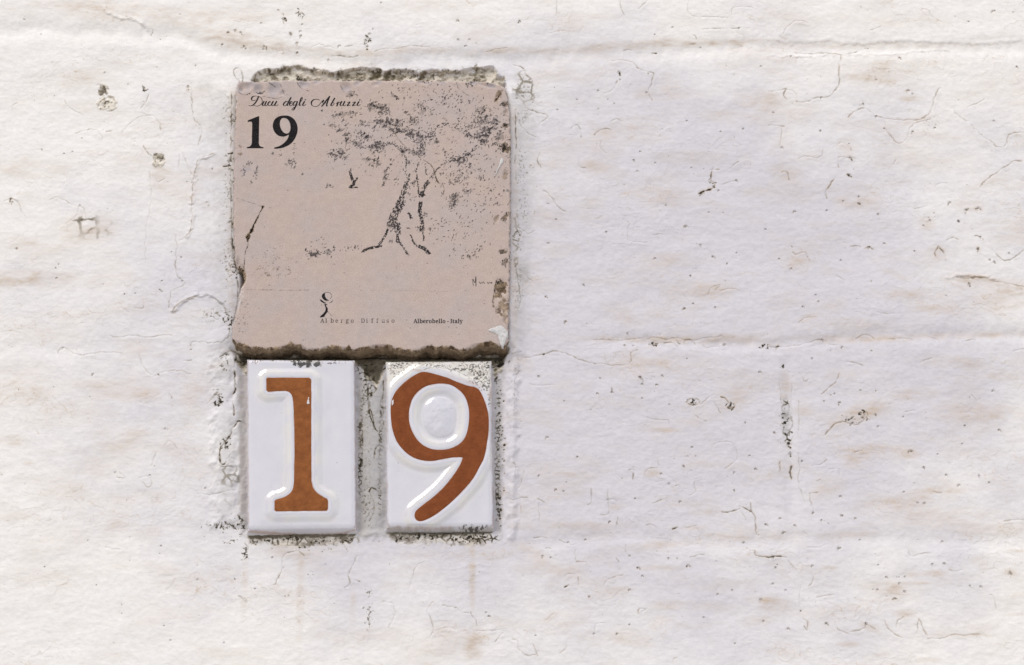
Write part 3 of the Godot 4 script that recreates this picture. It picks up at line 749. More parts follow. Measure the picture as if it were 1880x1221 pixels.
		hole("C", d[0], d[1], d[2], 0.75)
	crack("C", [690, 870, 715, 885, 712, 912], 2.0, 0.8, 1.0)
	crack("C", [730, 880, 765, 888], 1.4, 0.4, 1.0)
	crack("C", [545, 930, 545, 955], 1.4, 0.7, 0.5)
	crack("C", [95, 908, 160, 915, 240, 910], 1.1, 0.3, 1.5)
	crack("C", [640, 30, 635, 120, 740, 130], 1.0, 0.22, 2.0)
	crack("C", [770, 95, 800, 88, 830, 88], 1.2, 0.4)
	crack("C", [505, 735, 515, 790], 1.0, 0.4)
	lichen(s.dark, "C", 985, 1008, 44, 28, 0.8, 0.55, 1.8)
	crack("C", [950, 1010, 970, 990, 1010, 990, 1025, 1010, 990, 1025, 960, 1015], 1.6, 0.7, 1.5, 0.7)
	lichen(s.dark, "C", 990, 1050, 20, 14, 0.7, 0.5, 1.8)
	lichen(s.dark, "C", 1195, 1025, 32, 34, 0.95, 0.62, 1.7)
	crack("C", [1140, 980, 1165, 990, 1185, 1010, 1215, 1020, 1200, 1045, 1175, 1040], 2.2, 0.85, 1.5, 0.9)
	crack("C", [1025, 1020, 1080, 980, 1110, 960], 1.4, 0.45, 2.0, 0.6)
	crack("C", [1095, 1005, 1120, 1040, 1140, 1070], 1.4, 0.5)
	crack("C", [1000, 1085, 1060, 1115], 1.3, 0.5)
	crack("C", [735, 1090, 800, 1105, 850, 1105, 860, 1125], 1.1, 0.3, 1.5)
	crack("C", [1110, 400, 1135, 365, 1090, 380, 1070, 420], 1.4, 0.36, 2.0, 0.8)
	crack("C", [1140, 400, 1200, 385, 1250, 400], 1.2, 0.25, 2.0, 0.7)
	for d in [[700, 660, 380, 20, .5, 0], [1150, 660, 300, 30, .45, 0], [1100, 400, 120, 50, .35, 0], [800, 240, 90, 50, .3, 0], [280, 170, 120, 40, .2, 0], [880, 800, 260, 60, .28, 0], [1200, 980, 90, 70, .4, 0], [820, 1160, 80, 14, .6, 0], [560, 330, 200, 60, .18, 0], [600, 530, 120, 50, .3, .5], [320, 920, 120, 40, .2, 0], [1240, 880, 180, 60, .25, 0], [40, 770, 60, 30, .35, 0]]:
		stain(s.tan_, "C", d[0], d[1], d[2], d[3], d[4], d[5])
	# far right, middle
	lichen(s.dark, "D", 90, 1120, 32, 110, 0.9, 0.5, 1.6)
	crackle("D", 105, 1130, 34, 120, 1.3, 1.0)
	crackle("D", 95, 1040, 26, 60, 1.3, 0.8)
	stain(s.tan_, "D", 95, 930, 30, 100, 0.5)
	stain(s.grey, "D", 95, 1080, 26, 120, 0.5)
	lichen(s.dark, "D", 80, 810, 26, 12, 0.8, 0.6, 1.8)
	crack("D", [60, 880, 70, 960, 75, 1020], 1.4, 0.4, 2.0)
	crack("D", [130, 900, 125, 1000, 130, 1080], 1.2, 0.3, 2.0)
	crack("D", [165, 1000, 170, 1080, 165, 1200], 1.1, 0.3, 2.0)
	hole("F", 115, 15, 6.5, 0.95)
	hole("F", 122, 65, 4.8, 0.8)
	crack("F", [130, 130, 118, 165, 128, 205], 3.0, 0.55, 1.5, 0.9)
	crack("F", [62, 110, 65, 170], 2.2, 0.5, 1.5, 0.8)
	crack("F", [165, 60, 170, 150, 165, 220, 190, 300, 200, 330], 1.3, 0.35, 2.0)
	crack("F", [225, 285, 230, 330, 250, 370, 240, 395], 1.6, 0.42, 2.0, 0.7)
	crack("F", [225, 285, 270, 275], 1.4, 0.4)
	crack("D", [310, 1185, 340, 1150, 380, 1120, 420, 1115, 490, 1130, 545, 1075, 510, 1050], 1.8, 0.6, 2.5, 0.8)
	lichen(s.dark, "D", 525, 1075, 34, 40, 0.8, 0.62, 1.7)
	lichen(s.dark, "D", 450, 1100, 70, 40, 0.55, 0.45, 1.8)
	stain(s.tan_, "D", 500, 1070, 170, 50, 0.65, -.3)
	hole("D", 460, 1122, 2.8)
	hole("D", 588, 1077, 2.4)
	hole("D", 388, 1012, 3.2, 0.95)
	crack("D", [290, 965, 340, 920, 370, 895, 390, 845], 1.6, 0.5, 1.5, 0.7)
	crack("D", [170, 850, 200, 895, 225, 880], 1.1, 0.4)
	crack("D", [0, 700, 60, 705, 130, 700, 230, 680, 300, 665, 330, 690, 380, 690], 1.4, 0.42, 2.0, 0.8)
	crack("D", [480, 660, 530, 635, 580, 655], 1.4, 0.45, 1.5, 0.7)
	crack("D", [640, 660, 740, 655, 790, 668], 1.4, 0.36, 1.5, 0.8)
	crack("D", [870, 645, 910, 655, 940, 680], 1.2, 0.32)
	crack("D", [1065, 680, 1110, 665, 1135, 668], 1.4, 0.5, 1.0, 0.7)
	crack("D", [1340, 725, 1400, 715], 1.6, 0.45, 1.0, 0.9)
	crack("D", [430, 785, 480, 795, 518, 808], 1.3, 0.4, 1.0, 0.8)
	crack("D", [830, 790, 895, 765], 1.2, 0.4, 1.0, 0.7)
	crack("D", [135, 185, 150, 195, 205, 185, 225, 235], 1.6, 0.5, 1.5, 0.7)
	crack("D", [450, 155, 480, 150, 510, 158], 1.5, 0.5, 1.0, 0.7)
	crack("D", [530, 165, 550, 155, 575, 170], 2.0, 0.5, 1.0, 0.9)
	crack("D", [930, 155, 910, 195, 925, 225], 2.2, 0.6, 1.5, 0.9)
	crack("D", [930, 155, 965, 195, 970, 235], 2.2, 0.55, 1.5, 0.9)
	crack("D", [1225, 170, 1280, 225, 1330, 225, 1400, 170], 1.8, 0.5, 1.5, 0.7)
	crack("D", [1030, 325, 1100, 330, 1190, 322], 2.2, 0.55, 2.0, 0.9)
	crack("D", [1230, 350, 1290, 355, 1400, 375], 1.5, 0.42, 1.5, 0.8)
	crack("D", [165, 575, 200, 550, 260, 540], 1.4, 0.42, 1.0, 0.9)
	crack("D", [590, 515, 640, 525, 690, 525], 1.4, 0.3, 1.5, 0.7)
	crack("D", [370, 315, 420, 340], 1.2, 0.35)
	crack("D", [980, 120, 1010, 105, 1040, 118], 1.6, 0.45, 1.5, 0.9)
	crack("D", [1130, 98, 1165, 108, 1175, 125], 1.8, 0.6)
	crack("D", [1115, 965, 1140, 1000], 1.3, 0.4)
	crack("D", [750, 1060, 800, 1050], 1.2, 0.36)
	for d in [[125, 278, 3.2], [60, 222, 1.8], [190, 487, 2.0], [260, 422, 1.6], [275, 458, 1.8], [398, 230, 2.0], [403, 707, 2.6], [295, 665, 2.4], [240, 770, 1.8], [565, 727, 1.6], [1212, 228, 2.4], [1238, 240, 3.0], [1147, 172, 4.4], [1318, 192, 2.0], [1160, 105, 2.4], [1042, 17, 2.6], [1100, 365, 4.0], [800, 182, 2.2], [363, 960, 1.6], [505, 942, 1.4], [1230, 945, 2.6], [1265, 1160, 3.0], [740, 1086, 1.4], [1075, 1135, 2.0], [600, 1140, 2.2], [550, 160, 3.0], [635, 138, 2.2], [850, 42, 2.2], [885, 15, 3.0], [45, 710, 4.6], [35, 1175, 2.6], [305, 1002, 2.0]]:
		hole("D", d[0], d[1], d[2], 0.75)
	for d in [[450, 660, 300, 26, .55, 0], [1050, 640, 500, 20, .5, -.03], [1120, 330, 140, 26, .7, .05], [1330, 380, 120, 50, .5, .2], [800, 420, 200, 40, .35, 0], [880, 495, 120, 20, .4, 0], [220, 545, 60, 18, .6, -.3], [700, 310, 80, 20, .4, .4], [860, 30, 50, 40, .5, 0], [930, 190, 50, 50, .45, 0], [800, 960, 130, 40, .4, 0], [1150, 1060, 250, 60, .3, 0], [1200, 840, 200, 40, .28, .3], [350, 480, 90, 50, .3, -.4], [160, 250, 80, 60, .3, 0], [950, 780, 160, 40, .22, 0], [1300, 450, 160, 50, .35, 0], [200, 1050, 60, 40, .35, 0], [560, 580, 300, 40, .15, 0]]:
		stain(s.tan_, "D", d[0], d[1], d[2], d[3], d[4], d[5])
	ridge("D", [980, 330, 1060, 312, 1180, 318, 1250, 340], 7, 1.0, 0.4)
	# lower right
	crack("E", [0, 325, 40, 310, 85, 308], 1.5, 0.55, 1.5)
	crack("E", [45, 315, 48, 400], 1.3, 0.5, 1.5)
	crack("E", [140, 315, 175, 335], 1.5, 0.55)
	crack("E", [145, 335, 148, 440], 1.1, 0.4, 1.5)
	crack("E", [5, 120, 18, 130], 2.6, 0.8, 0.5)
	crack("E", [20, 140, 15, 200], 1.4, 0.45)
	crack("E", [65, 165, 45, 240, 20, 265], 1.2, 0.35, 2.0)
	crack("E", [635, 155, 655, 150, 668, 158], 1.7, 0.6, 0.8)
	crack("E", [660, 172, 657, 205], 1.8, 0.65, 0.6)
	crack("E", [720, 185, 740, 150, 795, 142], 1.5, 0.4, 1.0, 0.8)
	crack("E", [795, 90, 800, 130], 1.2, 0.35)
	crack("E", [765, 337, 815, 315], 1.6, 0.45, 1.0, 0.6)
	crack("E", [890, 240, 905, 235, 915, 248], 1.7, 0.7, 0.6)
	crack("E", [520, 265, 522, 310, 525, 390, 480, 402], 1.2, 0.4, 1.5, 0.5)
	crack("E", [515, 318, 560, 315, 585, 345], 1.3, 0.45, 1.5)
	crack("E", [430, 255, 432, 330, 408, 345], 1.4, 0.42, 1.5)
	crack("E", [575, 415, 570, 460], 1.5, 0.5)
	crack("E", [1145, 385, 1190, 382, 1240, 365, 1240, 350, 1305, 385], 1.8, 0.72, 1.5, 0.5)
	crack("E", [1300, 335, 1305, 385, 1322, 410, 1330, 510], 1.6, 0.65, 1.5, 0.7)
	crack("E", [1255, 385, 1275, 430], 1.2, 0.4)
	crack("E", [1280, 580, 1295, 597, 1322, 598, 1330, 625, 1396, 632], 2.0, 0.85, 1.0, 0.6)
	crack("F", [0, 635, 50, 628, 90, 630], 1.8, 0.85, 0.8, 0.6)
	hole("F", 25, 635, 4.2, 0.95)
	crack("F", [90, 630, 130, 678, 150, 695], 1.4, 0.5, 1.0, 0.7)
	crack("E", [730, 455, 755, 450, 780, 465], 1.5, 0.5, 1.0)
	crack("E", [875, 475, 905, 465], 2.2, 0.8, 0.8)
	crack("E", [930, 460, 955, 470, 1010, 455], 1.9, 0.75, 0.8)
	crack("E", [115, 527, 150, 522, 190, 525], 1.6, 0.55, 0.8)
	crack("E", [185, 582, 215, 585], 2.0, 0.6, 0.8)
	crack("E", [255, 535, 320, 565, 345, 560], 1.3, 0.4, 1.5, 0.7)
	crack("E", [345, 590, 345, 650], 1.1, 0.32)
	crack("E", [350, 655, 400, 660, 405, 675], 1.8, 0.4, 1.2, 0.9)
	crack("E", [565, 635, 582, 655, 575, 670], 1.5, 0.5, 1.0)
	crack("E", [620, 560, 615, 600, 640, 620], 1.1, 0.32)
	crack("E", [500, 780, 530, 750, 605, 728], 1.4, 0.45, 1.5, 0.6)
	crack("E", [360, 740, 362, 785], 1.3, 0.5)
	crack("E", [285, 740, 300, 728, 345, 722], 1.2, 0.35)
	crack("E", [285, 795, 310, 782], 2.8, 0.75, 0.6)
	crack("E", [685, 938, 690, 915, 728, 915, 705, 930], 2.2, 0.7, 1.0, 0.8)
	crack("E", [970, 635, 1020, 618, 1050, 618], 1.2, 0.45)
	crack("E", [180, 975, 230, 935], 1.2, 0.32, 1.5, 0.7)
	crack("E", [0, 1075, 30, 1090, 40, 1140, 90, 1168, 130, 1160], 1.4, 0.36, 2.0, 0.7)
	crack("E", [115, 1110, 140, 1168], 1.5, 0.45, 1.0, 0.7)
	crack("E", [260, 1155, 290, 1135, 295, 1110], 1.3, 0.3, 1.5, 0.6)
	crack("E", [870, 1210, 880, 1185, 900, 1178], 1.6, 0.3, 1.5, 0.8)
	crack("E", [450, 1060, 455, 1000, 510, 990], 1.0, 0.2, 1.5)
	crack("E", [1100, 20, 1130, 5, 1195, 5, 1225, 60, 1225, 95, 1190, 130, 1155, 150], 1.2, 0.32, 2.0, 0.5)
	crack("E", [970, 295, 1000, 265, 990, 220], 1.1, 0.3)
	for d in [[145, 188, 1.8], [305, 549, 2.2], [398, 534, 1.5], [960, 680, 4.2], [852, 638, 1.8], [1262, 552, 2.4], [935, 135, 2.4], [812, 175, 1.8], [670, 310, 1.6], [355, 85, 2.0], [235, 265, 2.6], [280, 272, 1.4], [915, 328, 2.4], [1210, 265, 1.8], [1210, 170, 1.8], [1295, 78, 1.8], [1328, 150, 2.4], [1385, 455, 3.2], [640, 1000, 1.6], [570, 1050, 2.2], [445, 1050, 1.4], [127, 1058, 1.3], [1045, 960, 1.8], [1215, 1103, 1.5], [980, 32, 2.2], [530, 440, 2.4], [210, 635, 1.6], [165, 630, 3.0], [690, 692, 3.6], [710, 735, 2.2], [640, 810, 2.4], [1200, 812, 2.0], [1120, 835, 2.0], [420, 848, 2.2], [855, 230, 2.2], [1355, 865, 3.6], [1370, 980, 2.2], [640, 625, 1.6]]:
		hole("E", d[0], d[1], d[2], 0.75)
	for d in [[800, 565, 200, 24, .45, -.1], [1180, 520, 140, 16, .55, .1], [990, 470, 80, 16, .5, 0], [80, 590, 90, 40, .35, .3], [350, 460, 260, 20, .25, 0], [160, 640, 80, 30, .35, 0], [800, 690, 110, 18, .45, 0], [620, 800, 60, 18, .45, 0], [850, 890, 80, 26, .45, 0], [640, 1080, 120, 30, .4, .2], [290, 180, 70, 16, .45, 0], [760, 170, 50, 26, .45, 0], [1060, 385, 90, 18, .45, 0], [1350, 865, 80, 20, .55, 0], [40, 465, 60, 20, .5, 0], [200, 960, 50, 20, .35, -.4], [530, 830, 90, 30, .3, 0], [560, 355, 40, 20, .4, 0], [1060, 900, 160, 30, .22, 0], [1340, 980, 90, 30, .3, 0], [200, 700, 160, 40, .25, 0]]:
		stain(s.tan_, "E", d[0], d[1], d[2], d[3], d[4], d[5])
	crack("F", [265, 850, 300, 845, 360, 832], 1.3, 0.3, 1.0, 0.9)
	crack("F", [365, 985, 380, 1025, 450, 1055], 1.6, 0.3, 1.5, 0.9)
	crack("F", [450, 1040, 520, 1020, 535, 995, 585, 1028], 1.7, 0.4, 1.5, 0.9)
	crack("F", [635, 980, 650, 1015, 690, 1050, 730, 1068], 1.7, 0.4, 1.5, 0.9)
	crack("F", [700, 1020, 705, 980, 740, 955], 1.5, 0.28, 1.5, 0.8)
	crack("F", [815, 1050, 820, 970, 850, 1030, 870, 1055], 1.8, 0.42, 1.5, 0.9)
	crack("F", [870, 1075, 960, 1070, 1010, 1050, 1060, 1058, 1155, 1050], 1.5, 0.28, 1.5, 0.9)
	crack("F", [765, 600, 785, 630, 830, 612, 890, 610], 1.4, 0.3, 1.5, 0.7)
	crack("F", [1285, 437, 1330, 430, 1396, 428], 1.4, 0.4, 1.0, 0.9)
	crack("F", [190, 965, 215, 985, 210, 1030, 195, 1005], 1.8, 0.5, 1.0, 0.9)
	crack("F", [180, 930, 170, 860, 178, 780], 1.2, 0.28, 1.5)
	crack("F", [220, 790, 240, 765, 245, 735], 1.3, 0.5, 1.0)
	crack("F", [190, 490, 200, 500, 220, 512], 1.6, 0.4, 1.0)
	crack("F", [215, 578, 275, 578, 320, 560], 1.2, 0.36, 1.0, 0.8)
	crack("F", [240, 130, 285, 125, 320, 95], 1.5, 0.4, 1.5, 0.7)
	crack("F", [330, 150, 385, 150, 390, 190], 1.4, 0.36, 1.5, 0.7)
	crack("F", [265, 215, 285, 203], 1.7, 0.5)
	crack("F", [460, 60, 515, 48], 1.5, 0.5, 1.0, 0.8)
	crack("F", [490, 92, 515, 90], 1.7, 0.5, 1.0, 0.9)
	crack("F", [900, 275, 950, 280], 1.5, 0.45, 1.0, 0.8)
	crack("F", [985, 700, 1020, 710, 1060, 702], 1.8, 0.4, 1.5, 0.7)
	crack("F", [1205, 840, 1225, 845, 1245, 920], 1.2, 0.25, 1.0, 0.8)
	for d in [[775, 52, 5.0], [500, 537, 1.5], [950, 545, 2.2], [852, 338, 3.4], [815, 335, 1.8], [1205, 225, 2.0], [1150, 188, 2.4], [1040, 240, 2.8], [850, 143, 2.4], [926, 68, 1.4], [740, 275, 1.8], [972, 183, 2.6], [1058, 13, 1.4], [85, 497, 3.6], [145, 457, 2.2], [185, 105, 1.8], [25, 778, 2.2], [95, 812, 2.2], [110, 1022, 2.8], [318, 995, 4.0], [595, 810, 3.0], [745, 820, 3.4], [690, 858, 3.2], [645, 742, 2.2], [600, 675, 1.5], [960, 668, 2.6], [895, 672, 2.6], [1320, 725, 5.0], [385, 585, 4.4], [1100, 790, 1.8], [1160, 795, 3.2], [715, 775, 2.2], [535, 995, 3.0], [65, 420, 2.2], [400, 405, 3.0], [245, 390, 2.2], [290, 432, 2.0], [475, 420, 2.0], [395, 300, 2.4], [40, 690, 2.2], [240, 680, 2.2]]:
		hole("F", d[0], d[1], d[2], 0.65)
	for d in [[480, 85, 90, 60, .5, 0], [600, 40, 130, 30, .4, 0], [775, 55, 60, 40, .5, 0], [320, 250, 110, 60, .35, -.4], [760, 320, 130, 40, .5, 0], [580, 340, 120, 26, .35, -.2], [920, 265, 120, 20, .55, 0], [450, 505, 160, 22, .4, -.05], [900, 400, 400, 50, .28, 0], [1200, 470, 260, 40, .25, 0], [780, 720, 50, 24, .6, 0], [810, 770, 80, 12, .6, 0], [620, 790, 130, 30, .4, 0], [900, 720, 70, 20, .45, 0], [750, 935, 60, 30, .45, 0], [560, 1020, 60, 20, .5, .4], [1050, 1055, 150, 10, .5, 0], [340, 690, 40, 10, .6, 0], [1320, 720, 40, 30, .4, 0], [1350, 600, 70, 12, .4, 0], [1350, 945, 70, 10, .5, 0], [30, 890, 80, 50, .35, 0], [700, 830, 160, 60, .22, 0], [440, 1105, 60, 16, .5, 0], [620, 1165, 60, 14, .4, 0], [1150, 650, 60, 30, .25, 0], [1080, 60, 160, 50, .2, 0], [880, 1190, 60, 20, .35, 0]]:
		stain(s.tan_, "F", d[0], d[1], d[2], d[3], d[4], d[5])
	dots("F", 700, 700, 680, 480, 90, 1.2, 0.4)
	dots("E", 700, 500, 700, 500, 110, 1.2, 0.5)
	dots("D", 700, 600, 700, 600, 110, 1.2, 0.5)
	dots("C", 700, 600, 700, 600, 100, 1.2, 0.5)
	dots("B", 700, 600, 700, 600, 90, 1.2, 0.4)
	dots("A", 700, 700, 700, 500, 90, 1.2, 0.5)
	dots("7", 400, 600, 420, 600, 70, 1.2, 0.4)
	dots("8", 450, 600, 450, 600, 60, 1.1, 0.4)

# ---------------------------------------------------------------- the print on the plaque
func tuft(view: String, x: float, y: float, rx: float, ry: float, share: float, ang := 0.0, amt := 0.92) -> void:   # foliage drawn in short pen dashes
	rx *= 1.12; ry *= 1.3
	var sc := size_of(view)
	var c := tex(view, x, y)
	var n := int(clampf(rx * ry * VIEWS[view][2] * VIEWS[view][2] * share * 1.7, 5, 1600))
	if share > 0.3: lichen(s.dark, view, x, y, rx * 1.2, ry * 1.2, 0.2, 0.55, 1.0, ang)
	var right := Vector2(cos(ang), sin(ang))
	for i in n:
		var a := rng.randf() * TAU
		var q := pow(rng.randf(), 0.75) * (0.7 + 0.5 * rng.randf())
		var o := right * cos(a) * q * rx * sc + right.orthogonal() * -sin(a) * q * ry * sc
		o += Vector2(jit.get_noise_2d(c.x + o.x * 3.0, c.y + o.y * 3.0), jit.get_noise_2d(c.x + o.x * 3.0 + 200.0, c.y + o.y * 3.0)) * minf(rx, ry) * sc * 1.1
		if jit.get_noise_2d((c.x + o.x) * 5.5, (c.y + o.y) * 4.0) < 0.02 + 0.22 * (0.6 - share): continue
		var d := Vector2(0.6, -0.8).rotated((rng.randf() - 0.5) * 1.8) * s.k * (0.6 + rng.randf() * 1.5)
		var r := s.k * (0.42 + 0.5 * rng.randf())
		var g := amt * (0.5 + 0.5 * rng.randf())
		for t in 5:
			var p := c + o + d * (t - 2.0) * 0.5
			disc(s.dark, p.x, p.y, r * (1.0 - 0.12 * absf(t - 2.0)) - 0.3, g)

func limb(view: String, l: Array, width: float, share: float) -> void:       # a trunk or root shaded with dashes along it
	var p := smooth(path(view, l), 4)
	var sc := size_of(view)
	for i in p.size() - 1:
		var d := (p[i + 1] - p[i])
		var n := int(d.length() * width * sc * share * 0.26) + 1
		for j in n:
			var q := p[i] + d * rng.randf() + d.normalized().orthogonal() * (rng.randf() - 0.5) * width * 1.6 * sc
			if jit.get_noise_2d(q.x * 5.0, q.y * 5.0) < -0.1: continue
			var e := d.normalized().rotated((rng.randf() - 0.5) * 0.9) * s.k * (0.7 + rng.randf() * 1.2)
			for t in 4: disc(s.dark, q.x + e.x * (t - 1.5) * 0.5, q.y + e.y * (t - 1.5) * 0.5, s.k * (0.4 + 0.4 * rng.randf()) - 0.2, 0.9)

func paint_plaque() -> void:
	s = ps
	# the drawn tree
	for d in [[900, 490, 50, 25, .45], [1000, 480, 60, 15, .35], [860, 570, 32, 14, .4], [905, 605, 28, 22, .5], [960, 650, 24, 48, .9], [1090, 560, 40, 22, .35], [1050, 700, 55, 34, .4], [1108, 650, 34, 26, .95], [1070, 630, 40, 14, .6], [1190, 560, 40, 40, .4], [1190, 735, 40, 42, .7], [895, 780, 60, 34, .8], [945, 810, 20, 20, .5], [1120, 825, 45, 16, .4], [1180, 855, 40, 14, .45], [1150, 420, 40, 28, .7], [1205, 440, 26, 34, .7], [1005, 340, 45, 20, .55], [1000, 318, 30, 10, .4], [830, 1025, 24, 14, .6], [1078, 918, 22, 20, .15], [225, 855, 26, 16, .45], [285, 925, 14, 46, .5], [245, 1000, 10, 14, .6], [545, 850, 36, 26, .5], [568, 890, 9, 9, .9], [465, 790, 16, 18, .35], [565, 740, 12, 34, .4], [190, 910, 20, 34, .3], [320, 325, 30, 8, .6], [410, 785, 12, 10, .4], [630, 935, 8, 8, .4], [775, 458, 8, 7, .9], [860, 1030, 12, 6, .4]]:
		tuft("1", d[0], d[1], d[2], d[3], d[4])
	for d in [[100, 452, 42, 30, .95, 0], [20, 420, 30, 22, .6, 0], [155, 545, 95, 28, .95, .05], [190, 607, 52, 18, 1.1, .1], [108, 577, 18, 10, 1.0, 0], [330, 628, 80, 24, .9, .25], [440, 648, 34, 16, .7, -.2], [492, 688, 22, 18, .9, 0], [312, 530, 50, 26, .5, .4], [180, 355, 44, 16, .6, .65], [375, 440, 55, 44, .35, 0], [462, 470, 16, 26, .5, .3], [260, 475, 18, 8, .9, .5], [550, 380, 34, 56, .3, 0], [740, 400, 12, 14, .4, 0], [660, 545, 20, 44, .3, .2], [830, 458, 42, 22, .7, -.4], [780, 490, 22, 12, .6, 0], [935, 542, 28, 16, 1.0, .4], [850, 530, 75, 46, .5, -.3], [730, 642, 20, 14, 1.0, -.4], [835, 638, 75, 18, 1.0, -.35], [845, 690, 32, 20, .9, 0], [740, 572, 42, 14, .5, 0], [925, 712, 24, 20, .55, 0], [880, 600, 60, 24, .6, -.2], [960, 660, 40, 60, .35, 0], [668, 825, 48, 24, 1.3, .05], [740, 792, 44, 14, .8, .5], [560, 772, 13, 28, .8, -.2], [600, 812, 24, 10, .5, .5], [735, 870, 16, 12, .7, 0], [660, 960, 70, 70, .25, 0], [592, 988, 8, 24, .7, 0], [520, 935, 12, 14, .7, 0], [628, 1118, 42, 36, .9, -.4], [720, 1065, 28, 20, .6, 0], [830, 960, 30, 16, .6, .6], [55, 735, 60, 36, .55, -.3], [250, 755, 42, 24, .9, 0], [325, 775, 32, 16, .7, .3], [378, 768, 32, 28, .6, 0], [372, 700, 30, 50, .5, 0], [35, 840, 40, 32, .5, 0], [110, 965, 16, 56, .6, .2], [95, 1030, 9, 12, .9, 0], [150, 858, 24, 36, .3, 0], [280, 848, 20, 18, .5, 0], [880, 1080, 90, 60, .15, 0], [1010, 1050, 26, 16, .4, 0], [190, 985, 20, 30, .25, 0], [320, 1002, 18, 20, 1.0, 0], [300, 1080, 40, 60, .12, 0], [240, 300, 60, 14, .25, 0], [75, 320, 40, 10, .3, 0], [380, 240, 30, 12, .3, 0], [750, 260, 40, 20, .5, 0], [1000, 415, 26, 22, .7, .5], [1010, 575, 24, 24, .6, 0], [1000, 735, 46, 36, .6, 0], [480, 600, 90, 40, .08, 0], [640, 380, 60, 60, .12, 0]]:
		tuft("2", d[0], d[1], d[2], d[3], d[4], d[5])
	for d in [[540, 150, 44, 28, .2], [450, 212, 44, 16, .3], [612, 20, 32, 26, .8], [800, 30, 120, 60, .08], [1010, 115, 26, 36, .4], [990, 372, 30, 12, .7], [1000, 450, 26, 36, .35], [700, 180, 90, 20, .08], [800, 350, 30, 50, .25], [620, 280, 12, 90, .15], [740, 412, 50, 16, .35], [600, 402, 30, 8, .3], [960, 20, 70, 16, .2], [375, 205, 26, 16, 1.2], [150, 300, 14, 10, .8], [410, 95, 24, 14, .7]]:
		tuft("4", d[0], d[1], d[2], d[3], d[4])
	for d in [[480, 560, 420, 330, .035], [800, 800, 230, 260, .04], [200, 800, 260, 150, .03], [560, 320, 380, 90, .04], [850, 540, 150, 130, .12], [330, 620, 230, 70, .1], [640, 950, 150, 130, .07]]: tuft("2", d[0], d[1], d[2], d[3], d[4])
	tuft("1", 1030, 650, 190, 190, .07)
	tuft("4", 700, 220, 230, 140, .05)
	limb("2", [275, 1000, 240, 1090, 215, 1160, 180, 1220], 24, .6)
	limb("2", [262, 1120, 232, 1180, 215, 1220], 20, .35)
	limb("4", [228, 0, 190, 70, 165, 130, 152, 190], 36, .7)
	limb("4", [180, 120, 190, 180, 200, 230], 22, .35)
	tuft("4", 170, 180, 40, 40, .5)
	limb("2", [268, 1010, 285, 975, 290, 930], 8, .5)
	limb("2", [345, 960, 354, 990, 358, 1060, 372, 1090], 9, .7)
	limb("2", [282, 990, 262, 900, 270, 830, 240, 770], 7, .35)
	limb("2", [348, 970, 340, 900, 372, 830, 375, 770, 380, 700], 8, .35)
	limb("2", [437, 985, 470, 930, 540, 860, 620, 830], 8, .35)
	limb("2", [240, 770, 160, 700, 60, 735, -40, 720], 14, .25)
	limb("2", [375, 770, 450, 660, 560, 560, 760, 640, 860, 690], 22, .16)
	limb("2", [620, 830, 720, 780, 830, 700, 900, 600], 18, .22)
	limb("2", [190, 610, 260, 620, 340, 690], 24, .3)
	limb("2", [380, 1095, 395, 1050, 415, 1015, 437, 985], 18, .9)
	limb("2", [410, 880, 415, 930, 420, 940], 5, .5)
	limb("2", [375, 1085, 392, 1105], 30, .9)
	limb("2", [375, 1150, 368, 1185, 360, 1220], 12, 1.1)
	limb("4", [375, 0, 368, 70, 380, 130, 386, 180, 370, 215], 16, 1.1)
	limb("4", [130, 205, 110, 255, 80, 300, 62, 318], 9, 1.4)
	limb("4", [62, 335, 20, 345, 0, 352], 9, 1.4)
	limb("3", [1075, 376, 1120, 352, 1180, 337, 1221, 335], 12, 1.4)
	limb("4", [210, 160, 210, 230, 203, 305], 17, 1.0)
	limb("4", [215, 300, 245, 340, 262, 372, 285, 400], 9, .7)
	limb("4", [298, 250, 320, 300, 345, 332, 362, 340], 6, 1.1)
	limb("4", [362, 335, 395, 345, 420, 370, 440, 392], 16, 1.6)
	limb("4", [385, 215, 398, 260, 395, 290], 6, .9)
	limb("4", [282, 85, 295, 105, 308, 128], 12, 1.0)
	limb("4", [275, 195, 295, 205], 6, .8)
	tuft("3", 715, 392, 52, 22, 1.0)
	tuft("3", 660, 362, 16, 12, .5)
	tuft("3", 820, 375, 40, 28, .35)
	tuft("3", 955, 358, 44, 18, .3)
	tuft("3", 1030, 345, 40, 16, .3)
	tuft("3", 870, 355, 10, 22, .6)
	tuft("3", 740, 290, 90, 40, .06)
	limb("1", [985, 895, 990, 930, 1000, 965, 1012, 1000], 11, 2.0)
	limb("1", [1042, 962, 1025, 985, 1014, 1000], 8, 1.6)
	limb("1", [980, 1033, 1005, 1018, 1018, 1000], 12, 2.0)
	limb("1", [985, 1034, 1040, 1031], 6, 2.0)
